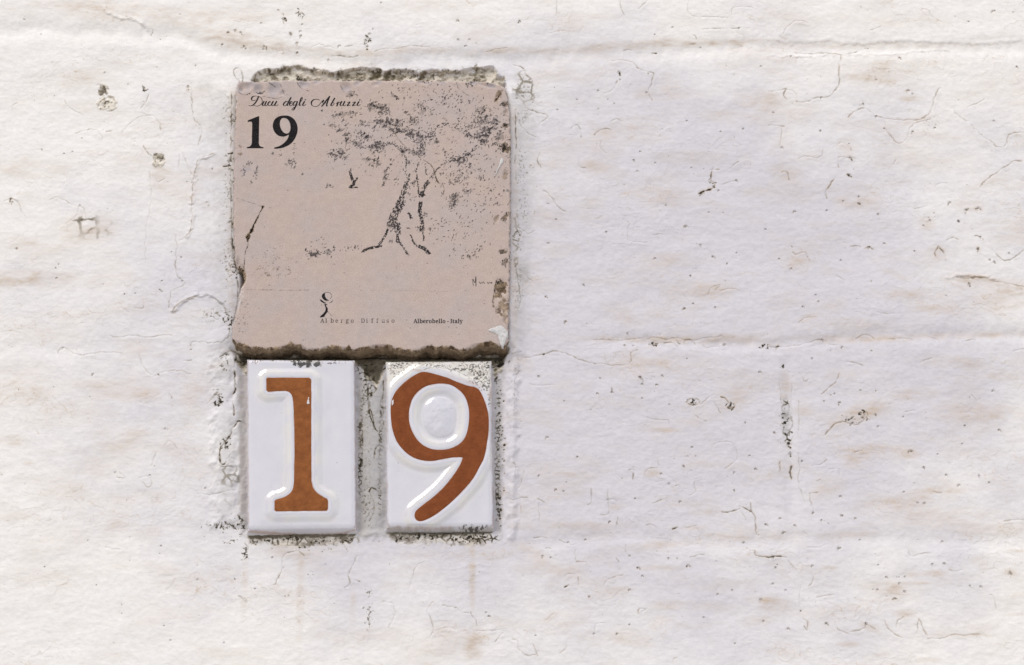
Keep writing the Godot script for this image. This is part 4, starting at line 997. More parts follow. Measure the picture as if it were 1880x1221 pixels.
	# the street name, written with a pen
	for l in [[192, 240, 215, 248, 250, 238, 300, 250, 345, 235, 370, 195, 355, 140, 300, 116, 250, 122, 228, 150, 240, 178, 280, 170], [322, 122, 290, 190, 250, 235, 222, 246],
		[392, 190, 372, 232, 384, 246, 412, 226], [424, 190, 405, 235, 420, 247, 442, 230], [484, 200, 470, 190, 448, 215, 450, 242, 472, 244, 492, 228], [514, 190, 494, 232, 508, 247, 532, 226], [560, 190, 536, 238, 556, 246, 584, 232],
		[714, 196, 690, 188, 660, 212, 652, 238, 668, 249, 692, 232, 712, 202], [750, 140, 715, 205, 700, 240, 716, 246], [730, 226, 764, 208, 766, 190, 746, 194, 732, 226, 744, 247, 778, 230],
		[826, 194, 804, 190, 780, 222, 786, 242, 812, 230], [836, 192, 816, 246, 790, 296, 768, 302, 770, 285, 838, 236], [852, 226, 898, 172, 904, 140, 886, 150, 866, 215, 866, 244, 886, 234], [930, 192, 908, 232, 918, 247, 950, 228],
		[1130, 172, 1100, 160, 1050, 168, 1022, 205, 1035, 245, 1080, 256, 1120, 240, 1160, 190, 1185, 172, 1170, 200], [1265, 122, 1225, 170, 1185, 225, 1160, 252], [1262, 126, 1238, 190, 1224, 246, 1240, 246], [1176, 214, 1242, 206],
		[1330, 148, 1300, 200, 1282, 240, 1302, 246, 1326, 216, 1312, 204], [1352, 218, 1376, 200, 1362, 246], [1368, 222, 1392, 196, 1406, 206], [1424, 192, 1404, 234, 1418, 247, 1446, 224], [1464, 192, 1444, 236, 1460, 247, 1482, 230],
		[1500, 202, 1532, 198, 1500, 244, 1542, 238], [1570, 202, 1604, 198, 1570, 244, 1612, 236], [1652, 194, 1630, 234, 1644, 247, 1672, 228]]:
		pen("S", l, 1.3, 3.1)
	for l in [[940, 168, 946, 164], [1664, 170, 1668, 164]]: pen("S", l, 2.4, 2.4)
	for l in [[290, 62, 318, 70], [330, 60, 345, 82], [360, 70, 372, 88], [380, 60, 408, 48], [200, 82, 206, 90]]: pen("S", l, 1.6, 2.2)
	# the bold number
	fill(s.dark, [path("S", [178, 446, 186, 438, 318, 385, 332, 388, 326, 745, 334, 775, 356, 792, 388, 797, 388, 812, 168, 812, 168, 797, 204, 788, 226, 768, 234, 735, 238, 480, 230, 458, 205, 456, 180, 464])], 0.95)
	fill(s.dark, [smooth(path("S", [676, 377, 730, 384, 786, 418, 826, 478, 842, 545, 832, 622, 796, 700, 742, 758, 660, 800, 590, 815, 536, 817, 534, 802, 600, 782, 660, 742, 706, 690, 724, 640, 716, 634, 690, 648, 640, 658, 580, 640, 536, 595, 513, 535, 518, 470, 550, 415, 610, 383]), 4, true), smooth(path("S", [664, 410, 705, 425, 736, 470, 747, 535, 738, 590, 705, 616, 660, 605, 624, 560, 606, 500, 612, 445, 634, 415]), 4, true)], 0.95)
	# the small print
	var serif := SystemFont.new()
	serif.font_names = PackedStringArray(["Droid Serif"])
	var bold := SystemFont.new()
	bold.font_names = PackedStringArray(["Droid Serif"])
	bold.font_weight = 700
	type_set("Albergo Diffuso", serif, Vector2(588, 592.6), Vector2(719, 592.6), 7.6, true, 0.85)
	type_set("Alberobello - Italy", bold, Vector2(759, 593.6), Vector2(849.5, 593.6), 7.6, false, 0.95)
	# the small emblem: a round head, an arched brim and a splayed foot
	pen("3", [845, 695, 838, 683, 815, 678, 792, 686, 780, 702, 784, 722, 800, 735, 822, 737], 1.0, 1.6)
	pen("3", [786, 690, 778, 706, 786, 724, 802, 737, 826, 738], 1.6, 2.0)
	pen("3", [845, 690, 850, 708, 838, 728], 0.7, 0.9)
	fill(s.dark, [path("3", [800, 680, 784, 694, 780, 712, 788, 730, 806, 740, 830, 740, 812, 728, 800, 708, 800, 694])], 0.9)
	fill(s.dark, [path("3", [760, 730, 774, 735, 790, 748, 812, 762, 790, 760, 770, 748])], 0.95)
	fill(s.dark, [path("3", [862, 735, 852, 752, 828, 762, 846, 750])], 0.9)
	fill(s.dark, [path("3", [794, 764, 820, 770, 806, 778, 822, 800, 820, 818, 802, 822, 806, 798])], 0.95)
	fill(s.dark, [path("3", [804, 818, 824, 820, 800, 850, 796, 862, 764, 868, 766, 856, 786, 840])], 0.95)
	pen("3", [820, 822, 835, 838, 856, 858], 0.7, 1.0)
	# the signature
	for l in [[768, 628, 764, 578, 780, 605, 787, 560, 788, 632], [812, 600, 822, 613, 830, 598], [834, 612, 844, 598, 851, 613], [875, 603, 880, 613, 890, 600], [894, 604, 908, 604, 898, 614]]: pen("4", l, 1.1, 1.6)
	# wear: the grout of the stone shows through the print
	for j in s.h:
		for i in s.w:
			var d := s.dark[j * s.w + i]
			if d > 0.0:
				var n := rag.get_noise_2d(i * 3.0, j * 3.0)
				if n > 0.34: s.dark[j * s.w + i] = d * 0.6
	# faded top of «Diffuso»
	for d in [[652, 586, 4, 3], [690, 586, 6, 3.6], [706, 587, 6, 3], [628, 586, 4, 2.6]]:
		var c := tex("P", d[0], d[1])
		for j in range(int(c.y - d[3] * s.k), int(c.y + d[3] * s.k)):
			for i in range(int(c.x - d[2] * s.k), int(c.x + d[2] * s.k)):
				if rag.get_noise_2d(i * 2.0, j * 2.0) > 0.0: s.dark[j * s.w + i] *= 0.3
	# hair cracks and the long crack at the left
	crack("1", [140, 1115, 190, 1130, 250, 1150, 330, 1175, 420, 1190], 0.8, 0.4, 0.8, 0.15, 0.15)
	crack("2", [50, 470, 120, 560, 180, 630, 235, 705, 330, 780, 400, 830, 450, 865, 480, 905], 0.9, 0.6, 0.8, 0.3, 0.25)
	crack("2", [450, 865, 475, 905, 495, 985, 540, 1020, 550, 1050, 540, 1085], 1.2, 0.62, 1.0, 0.7, 0.3)
	crack("2", [650, 285, 700, 330, 745, 352], 1.0, 0.6, 0.6, 0.3, 0.2)
	crack("1", [1060, 450, 1020, 490, 975, 520, 955, 545, 950, 640, 955, 720, 940, 800], 0.7, 0.45, 0.8, 0.2, 0.1)
	crack("1", [835, 845, 850, 870, 865, 905], 0.7, 0.4, 0.6, 0.2, 0.1)
	crack("3", [335, 38, 310, 95, 280, 150, 258, 200, 240, 240], 2.0, 1.0, 0.8, 0.5, 0.8)
	crack("3", [258, 205, 240, 240, 215, 265, 222, 300, 228, 270, 245, 255], 2.4, 1.0, 0.6, 0.8, 0.8)
	crack("3", [225, 280, 222, 330, 205, 378, 198, 440, 192, 500], 1.1, 0.85, 0.6, 0.3, 0.4)
	for i in 7: disc(s.tan_, tex("3", 218 + i * 4, 262 - i * 6).x, tex("3", 218 + i * 4, 262 - i * 6).y, 3.4 * s.k * (1.0 - i * 0.09), 0.9)
	dent(s.deep, tex("3", 226, 262).x, tex("3", 226, 262).y, 5 * s.k, 7 * s.k, 1.6)
	crack("3", [215, 658, 320, 660, 420, 662, 560, 664, 680, 662], 0.8, 0.28, 0.4, 0.5, 0.0)
	crack("4", [0, 664, 160, 664, 400, 668, 560, 672, 660, 668], 0.6, 0.16, 0.4, 0.3, 0.0)
	# chipped edges: shallow shells out of the top, brown breaks on the right
	for d in [[215, 275, 70, 55, 1.2], [300, 310, 60, 60, .9], [420, 300, 70, 65, .9], [480, 330, 40, 30, .6], [640, 260, 45, 45, 1.0], [740, 245, 40, 25, .5], [960, 280, 45, 60, .9], [1050, 250, 60, 30, .5], [1180, 260, 50, 30, .5], [170, 300, 30, 40, .8]]:
		var c := tex("1", d[0], d[1])
		dent(s.deep, c.x, c.y, d[2] * size_of("1"), d[3] * size_of("1"), d[4] * 1.9, -0.5)
		lichen(s.grey, "1", d[0], d[1], d[2], d[3], 0.55, 0.75, 0.6, -0.5)
	for l in [[590, 245, 605, 275, 640, 305, 680, 315], [910, 245, 920, 285, 945, 320, 975, 335], [465, 265, 480, 300, 495, 345, 455, 370], [330, 355, 400, 365, 450, 372, 520, 340], [150, 320, 200, 345, 250, 325], [380, 250, 430, 280]]:
		crack("1", l, 1.0, 0.5, 0.8, 0.2, 0.4)
	for d in [[870, 270, 90, 26, .9], [760, 250, 60, 24, .6], [400, 250, 50, 16, .6], [300, 240, 40, 12, .5], [530, 250, 30, 14, .5]]:
		var c := tex("2", d[0], d[1])
		dent(s.deep, c.x, c.y, d[2] * size_of("2"), d[3] * size_of("2"), d[4] * 1.9, 0.25)
		lichen(s.grey, "2", d[0], d[1], d[2], d[3], 0.6, 0.75, 0.6, 0.25)
	for d in [["2", 955, 350, 26, 60, .6, 1.4], ["2", 1005, 410, 34, 30, .5, 1.0], ["2", 1010, 480, 26, 40, .2, 1.0], ["2", 1010, 575, 26, 30, .5, 1.0], ["2", 1005, 740, 48, 50, .7, 1.4], ["2", 1010, 930, 30, 50, .45, 1.0], ["4", 1012, 115, 26, 52, .7, 1.2], ["4", 940, 130, 28, 40, .35, .7], ["4", 990, 372, 34, 16, .5, .7], ["4", 1005, 450, 22, 40, .35, .6], ["4", 975, 650, 56, 100, .85, 2.2], ["4", 985, 790, 48, 90, .6, 1.6], ["4", 1010, 880, 30, 40, .5, 1.4]]:
		var c := tex(d[0], d[1], d[2])
		dent(s.deep, c.x, c.y, d[3] * size_of(d[0]), d[4] * size_of(d[0]), d[6], 0.3)
		lichen(s.tan_, d[0], d[1], d[2], d[3], d[4], d[5], 0.8, 1.0, 0.3)
	lichen(s.dark, "2", 1000, 735, 40, 30, 0.65, 0.6, 2.0)
	lichen(s.dark, "4", 965, 600, 34, 40, 0.6, 0.6, 2.0)
	lichen(s.dark, "2", 985, 400, 30, 18, 0.6, 0.6, 2.0)
	crack("2", [985, 310, 960, 345, 925, 400], 2.4, 0.75, 0.8, 0.9, 0.6)
	crack("4", [940, 590, 925, 680, 915, 740, 920, 790], 1.6, 0.5, 1.0, 0.8, 0.5)
	crack("4", [920, 170, 940, 120, 960, 100], 1.2, 0.5, 0.8, 0.8, 0.4)
	crack("4", [965, 380, 1000, 355, 1025, 355, 1005, 380, 970, 388], 1.6, 0.8, 0.6, 0.3, 0.4)
	# foxing and pits over the face
	lichen(s.tan_, "3", 420, 520, 200, 140, 0.45, 0.34, 1.4)
	lichen(s.tan_, "1", 175, 770, 50, 100, 0.5, 0.42, 1.0)
	lichen(s.grey, "1", 215, 900, 50, 60, 0.5, 0.6, 1.3)
	for v in ["1", "2", "3", "4"]: dots(v, 600, 620, 480, 560, 90, 0.8, 0.35)
	dots("3", 420, 480, 180, 160, 70, 0.9, 0.4)
	dots("3", 180, 850, 60, 130, 40, 1.2, 0.4)
	# broken lower edge, left notch
	for d in [["3", 180, 560, 40, 90, 4.0], ["3", 150, 470, 26, 80, 2.2], ["3", 130, 1080, 70, 50, 3.0], ["3", 250, 1110, 110, 26, 1.6], ["3", 560, 1095, 110, 34, 2.6], ["3", 880, 1110, 110, 30, 2.2], ["3", 1180, 1100, 70, 34, 2.6], ["4", 90, 1095, 110, 30, 2.4], ["4", 440, 1110, 60, 28, 2.4], ["4", 580, 1115, 70, 24, 2.2], ["4", 850, 1085, 130, 34, 3.0], ["4", 760, 1110, 60, 30, 2.2]]:
		var c := tex(d[0], d[1], d[2])
		dent(s.deep, c.x, c.y, d[3] * size_of(d[0]), d[4] * size_of(d[0]), d[5])
	lichen(s.tan_, "3", 170, 560, 40, 100, 0.9, 0.9, 1.4)
	lichen(s.dark, "3", 175, 555, 34, 80, 0.85, 0.6, 1.8)
	lichen(s.white, "3", 165, 720, 36, 150, 0.45, 0.6, 2.0)
	lichen(s.white, "1", 135, 300, 24, 200, 0.5, 0.55, 2.0)
	crack("1", [135, 330, 130, 500, 128, 700, 122, 900], 1.5, 0.0, 1.0, 0.0, 0.0)

var brown_edge := PackedFloat32Array()

func plaque_row(j: int) -> void:
	for i in s.w:
		var x := j * s.w + i
		var lump := n_lump[x] / 255.0 - 0.5
		var grain := n_grain[x] / 255.0 - 0.5
		var warm := smoothstep(0.25, 0.75, n_fade_tone[x] / 255.0)
		var r := lerpf(0.730, 0.744, warm) + grain * 0.14 + lump * 0.035
		var g := lerpf(0.672, 0.675, warm) + grain * 0.135 + lump * 0.035
		var b := lerpf(0.655, 0.640, warm) + grain * 0.13 + lump * 0.035
		var gy := s.grey[x]
		r = lerpf(r, 0.66, gy); g = lerpf(g, 0.635, gy); b = lerpf(b, 0.655, gy)
		var t := minf(1.0, s.tan_[x] + brown_edge[x])
		var br := clampf(0.5 + lump * 2.2 + grain * 1.2, 0.0, 1.0)
		r = lerpf(r, lerpf(0.28, 0.66, br), t); g = lerpf(g, lerpf(0.225, 0.57, br), t); b = lerpf(b, lerpf(0.165, 0.47, br), t)
		var wt := s.white[x]
		r = lerpf(r, 0.84, wt); g = lerpf(g, 0.83, wt); b = lerpf(b, 0.85, wt)
		var d := s.dark[x]
		r = lerpf(r, 0.085, d); g = lerpf(g, 0.082, d); b = lerpf(b, 0.09, d)
		out_rgb[x * 3] = int(clampf(r, 0.0, 1.0) * 255.0)
		out_rgb[x * 3 + 1] = int(clampf(g, 0.0, 1.0) * 255.0)
		out_rgb[x * 3 + 2] = int(clampf(b, 0.0, 1.0) * 255.0)
		out_h[x] = 0.5 + (s.fine[x] + 0.22 * lump + 0.10 * grain + t * lump * 1.2) / 8.0

func tile_row(j: int) -> void:
	for i in s.w:
		var x := j * s.w + i
		var lump := n_lump[x] / 255.0 - 0.5
		var grain := n_grain[x] / 255.0 - 0.5
		var r := 0.82 + lump * 0.03
		var g := 0.812 + lump * 0.03
		var b := 0.845 + lump * 0.02
		var c := s.bare[x]                                                   # thin glaze over pale clay
		r = lerpf(r, 0.875, c); g = lerpf(g, 0.858, c); b = lerpf(b, 0.82, c)
		var t := minf(1.0, s.tan_[x])
		r = lerpf(r, 0.70, t); g = lerpf(g, 0.60, t); b = lerpf(b, 0.56, t)
		var gy := s.grey[x]
		r = lerpf(r, 0.66, gy); g = lerpf(g, 0.64, gy); b = lerpf(b, 0.61, gy)
		var d := s.dark[x]
		r = lerpf(r, 0.20, d); g = lerpf(g, 0.185, d); b = lerpf(b, 0.165, d)
		out_rgb[x * 3] = int(clampf(r, 0.0, 1.0) * 255.0)
		out_rgb[x * 3 + 1] = int(clampf(g, 0.0, 1.0) * 255.0)
		out_rgb[x * 3 + 2] = int(clampf(b, 0.0, 1.0) * 255.0)
		out_h[x] = 0.5 + (s.fine[x] * 0.5 + 0.10 * lump + (t + gy) * grain * 0.15) / 8.0

# ---------------------------------------------------------------- meshes
func spot(u: float, v: float, z: float) -> Vector3:
	return Vector3(u * U, EYE_LINE - v * U, z)

func made(v: PackedVector3Array, n: PackedVector3Array, uv: PackedVector2Array, ix: PackedInt32Array) -> ArrayMesh:
	var a := []
	a.resize(Mesh.ARRAY_MAX)
	a[Mesh.ARRAY_VERTEX] = v; a[Mesh.ARRAY_NORMAL] = n; a[Mesh.ARRAY_TEX_UV] = uv
	if ix.size(): a[Mesh.ARRAY_INDEX] = ix
	var m := ArrayMesh.new()
	m.add_surface_from_arrays(Mesh.PRIMITIVE_TRIANGLES, a)
	return m

func obj(called: String, m: Mesh, mat: Material, parent: Node3D) -> MeshInstance3D:
	var o := MeshInstance3D.new()
	o.name = called
	o.mesh = m
	o.material_override = mat
	parent.add_child(o, true)
	return o

func thing(called: String, label: String, category: String, where: Vector3, group := "") -> Node3D:
	var o := Node3D.new()
	o.name = called
	o.position = where
	add_child(o, true)
	o.set_meta("label", label); o.set_meta("category", category); o.set_meta("kind", "thing")
	if group: o.set_meta("group", group)
	return o

func side(poly: PackedVector2Array, t: float) -> Vector2:                    # a point at a share of a line's length
	var total := 0.0
	for i in poly.size() - 1: total += poly[i].distance_to(poly[i + 1])
	var left := clampf(t, 0.0, 1.0) * total
	for i in poly.size() - 1:
		var d := poly[i].distance_to(poly[i + 1])
		if left <= d: return poly[i].lerp(poly[i + 1], left / maxf(d, 1e-6))
		left -= d
	return poly[poly.size() - 1]

func lines_on(z: float, l: Array, steps: int) -> PackedVector2Array:
	var p := PackedVector2Array()
	for i in range(0, l.size(), 2): p.append(on_wall(Vector2(l[i], l[i + 1]), z))
	if steps > 1: p = smooth(p, steps)
	return p

func patch(top: PackedVector2Array, bottom: PackedVector2Array, left: PackedVector2Array, right: PackedVector2Array, nu: int, nv: int, wobble: float) -> PackedVector2Array:
	var t := PackedVector2Array()
	var b := PackedVector2Array()
	for i in nu + 1:
		t.append(side(top, float(i) / nu)); b.append(side(bottom, float(i) / nu))
	var r := PackedVector2Array()
	r.resize((nu + 1) * (nv + 1))
	for j in nv + 1:
		var q := float(j) / nv
		var l := side(left, q)
		var e := side(right, q)
		for i in nu + 1:
			var p := float(i) / nu
			var c := t[i] * (1 - q) + b[i] * q + l * (1 - p) + e * p - (t[0] * (1 - p) * (1 - q) + t[nu] * p * (1 - q) + b[0] * (1 - p) * q + b[nu] * p * q)
			var ed := minf(minf(i, nu - i) , minf(j, nv - j))
			if ed < 14.0: c += Vector2(rag.get_noise_2d(c.x * 0.5, c.y * 0.5), rag.get_noise_2d(c.x * 0.5 + 400.0, c.y * 0.5)) * wobble * (1.0 - ed / 14.0)
			r[j * (nu + 1) + i] = c
	return r

func face_normals(p: PackedVector3Array, nu: int, nv: int) -> PackedVector3Array:
	var r := PackedVector3Array()
	r.resize(p.size())
	for j in nv + 1:
		for i in nu + 1:
			var a := p[j * (nu + 1) + mini(i + 1, nu)] - p[j * (nu + 1) + maxi(i - 1, 0)]
			var b := p[mini(j + 1, nv) * (nu + 1) + i] - p[maxi(j - 1, 0) * (nu + 1) + i]
			r[j * (nu + 1) + i] = b.cross(a).normalized()
	return r

func rim_loop(nu: int, nv: int) -> PackedInt32Array:
	var r := PackedInt32Array()
	for i in nu: r.append(i)
	for j in nv: r.append(j * (nu + 1) + nu)
	for i in nu: r.append(nv * (nu + 1) + nu - i)
	for j in nv: r.append((nv - j) * (nu + 1))
	return r

func skirt(p: PackedVector3Array, loop: PackedInt32Array, centre: Vector3, back: float, out: float, rough: float, sh: Sheet, levels: int) -> ArrayMesh:
	var c := loop.size()
	var v := PackedVector3Array()
	var uv := PackedVector2Array()
	var ix := PackedInt32Array()
	for l in levels + 1:
		var t := float(l) / levels
		for i in c:
			var a := p[loop[i]]
			var d := (p[loop[(i + 3) % c]] - p[loop[(i - 3 + c) % c]]).normalized()
			var n := Vector3(-d.y, d.x, 0)
			if n.dot(a - centre) < 0.0: n = -n
			var low_side := smoothstep(0.2, 0.8, -n.y)
			var k := out * sin(minf(1.0, t * 2.2) * PI * 0.5) * low_side if levels > 8 else out * t * (0.08 + low_side)
			if l > 0: k += rag.get_noise_3d(a.x / U * 0.45, a.y / U * 0.45, t * 26.0) * rough * (1.0 if levels < 9 else 0.25 + 0.75 * low_side)
			v.append(Vector3(a.x, a.y, lerpf(a.z, back, t)) + n * k * U)
			uv.append(Vector2((v[-1].x / U - sh.o.x) * sh.k / sh.w, ((EYE_LINE - v[-1].y) / U - sh.o.y) * sh.k / sh.h))
	var nn := PackedVector3Array()
	nn.resize(v.size())
	for l in levels + 1:
		for i in c:
			var a := v[l * c + (i + 1) % c] - v[l * c + (i - 1 + c) % c]
			var b := v[mini(l + 1, levels) * c + i] - v[maxi(l - 1, 0) * c + i]
			var n := a.cross(b).normalized()
			if n.dot(v[l * c + i] - Vector3(centre.x, centre.y, v[l * c + i].z)) < 0.0: n = -n
			nn[l * c + i] = n
	for l in levels:
		for i in c:
			var a := l * c + i
			var b := l * c + (i + 1) % c
			ix.append_array([a, a + c, b, b, a + c, b + c])
	return made(v, nn, uv, ix)

func moved(p: PackedVector3Array, by: Vector3) -> PackedVector3Array:
	var r := PackedVector3Array(p)
	for i in r.size(): r[i] -= by
	return r

func split_face(p: PackedVector3Array, d: PackedFloat32Array, nu: int, nv: int, sh: Sheet, base: Vector3) -> Array:
	# the face cut along d = 0: [the glazed part, the bare clay of the numeral]
	var n := face_normals(p, nu, nv)
	var lists := [[PackedVector3Array(), PackedVector3Array(), PackedVector2Array()], [PackedVector3Array(), PackedVector3Array(), PackedVector2Array()]]
	var gv: PackedVector3Array = lists[0][0]
	var tri := [[0, 1, nu + 1], [1, nu + 2, nu + 1]]
	for j in nv:
		for i in nu:
			for t in tri:
				var id := [j * (nu + 1) + i + t[0], j * (nu + 1) + i + t[1], j * (nu + 1) + i + t[2]]
				for part in 2:
					var sg := 1.0 if part == 0 else -1.0
					var a: float = d[id[0]] * sg
					var b: float = d[id[1]] * sg
					var c: float = d[id[2]] * sg
					if a < 0.0 and b < 0.0 and c < 0.0: continue
					var ring := []
					for e in 3:
						var q: int = id[e]
						var w: int = id[(e + 1) % 3]
						var dq := d[q] * sg
						var dw := d[w] * sg
						if dq >= 0.0: ring.append([p[q], n[q]])
						if (dq >= 0.0) != (dw >= 0.0):
							var f := dq / (dq - dw)
							ring.append([p[q].lerp(p[w], f), n[q].lerp(n[w], f).normalized()])
					for m in range(1, ring.size() - 1):
						for y in [0, m, m + 1]:
							var at_: Vector3 = ring[y][0]
							lists[part][0].append(at_ - base)
							lists[part][1].append(ring[y][1])
							lists[part][2].append(Vector2((at_.x / U - sh.o.x) * sh.k / sh.w, ((EYE_LINE - at_.y) / U - sh.o.y) * sh.k / sh.h))
	var r := []
	for l in lists: r.append(made(l[0], l[1], l[2], PackedInt32Array()))
	return r

func outline_distance(g: PackedVector2Array, nu: int, nv: int, rings: Array) -> PackedFloat32Array:
	# distance in wall units to the numeral's outline, below 0 inside it; blocks of the grid look only at the near segments
	var segs := []
	for r in rings:
		for i in r.size(): segs.append([r[i], r[(i + 1) % r.size()]])
	var out := PackedFloat32Array()
	out.resize(g.size())
	var step := 14
	for bj in range(0, nv + 1, step):
		for bi in range(0, nu + 1, step):
			var mid_ := g[mini(bj + step / 2, nv) * (nu + 1) + mini(bi + step / 2, nu)]
			var near := []
			var least := 1e9
			for sg in segs: least = minf(least, Geometry2D.get_closest_point_to_segment(mid_, sg[0], sg[1]).distance_to(mid_))
			for sg in segs:
				if Geometry2D.get_closest_point_to_segment(mid_, sg[0], sg[1]).distance_to(mid_) < least + step * 2.2: near.append(sg)
			for j in range(bj, mini(bj + step, nv + 1)):
				for i in range(bi, mini(bi + step, nu + 1)):
					var q := g[j * (nu + 1) + i]
					var best := 1e9
					for sg in near: best = minf(best, Geometry2D.get_closest_point_to_segment(q, sg[0], sg[1]).distance_squared_to(q))
					var odd := false
					for r in rings:
						if Geometry2D.is_point_in_polygon(q, r): odd = not odd
					out[j * (nu + 1) + i] = -sqrt(best) if odd else sqrt(best)
	return out

func sheet_for(corners: PackedVector2Array, k: float, z: float, margin: float) -> Sheet:
	var lo := corners[0]
	var hi := corners[0]
	for c in corners:
		lo = lo.min(c); hi = hi.max(c)
	lo -= Vector2(margin, margin); hi += Vector2(margin, margin)
	return Sheet.new(int((hi.x - lo.x) * k), int((hi.y - lo.y) * k), k, lo, z)

func clay(seed_: int, dark_: Color, light: Color) -> StandardMaterial3D:
	var n := fractal(seed_, 5, 0.68)
	n.frequency = 0.02
	var im := n.get_seamless_image(512, 512, false, false, 0.1, false)
	var b := im.get_data()
	var o := PackedByteArray()
	o.resize(512 * 512 * 3)
	rng.seed = seed_
	for i in b.size():
		var t := clampf((b[i] / 255.0 - 0.5) * 1.15 + 0.5, 0.0, 1.0)
		var f := 1.0 + (rng.randf() - 0.5) * 0.16
		if rng.randf() < 0.004: f *= 0.6
		o[i * 3] = int(clampf(lerpf(dark_.r, light.r, t) * f, 0, 1) * 255)
		o[i * 3 + 1] = int(clampf(lerpf(dark_.g, light.g, t) * f, 0, 1) * 255)
		o[i * 3 + 2] = int(clampf(lerpf(dark_.b, light.b, t) * f, 0, 1) * 255)
	var m := StandardMaterial3D.new()
	m.albedo_texture = ImageTexture.create_from_image(Image.create_from_data(512, 512, false, Image.FORMAT_RGB8, o))
	m.heightmap_enabled = true
	m.heightmap_texture = ImageTexture.create_from_image(im)
	m.heightmap_scale = 0.05
	m.uv1_triplanar = true
	m.uv1_scale = Vector3(9, 9, 9)
	m.metallic_specular = 0.22
	m.roughness = 0.62
	return m

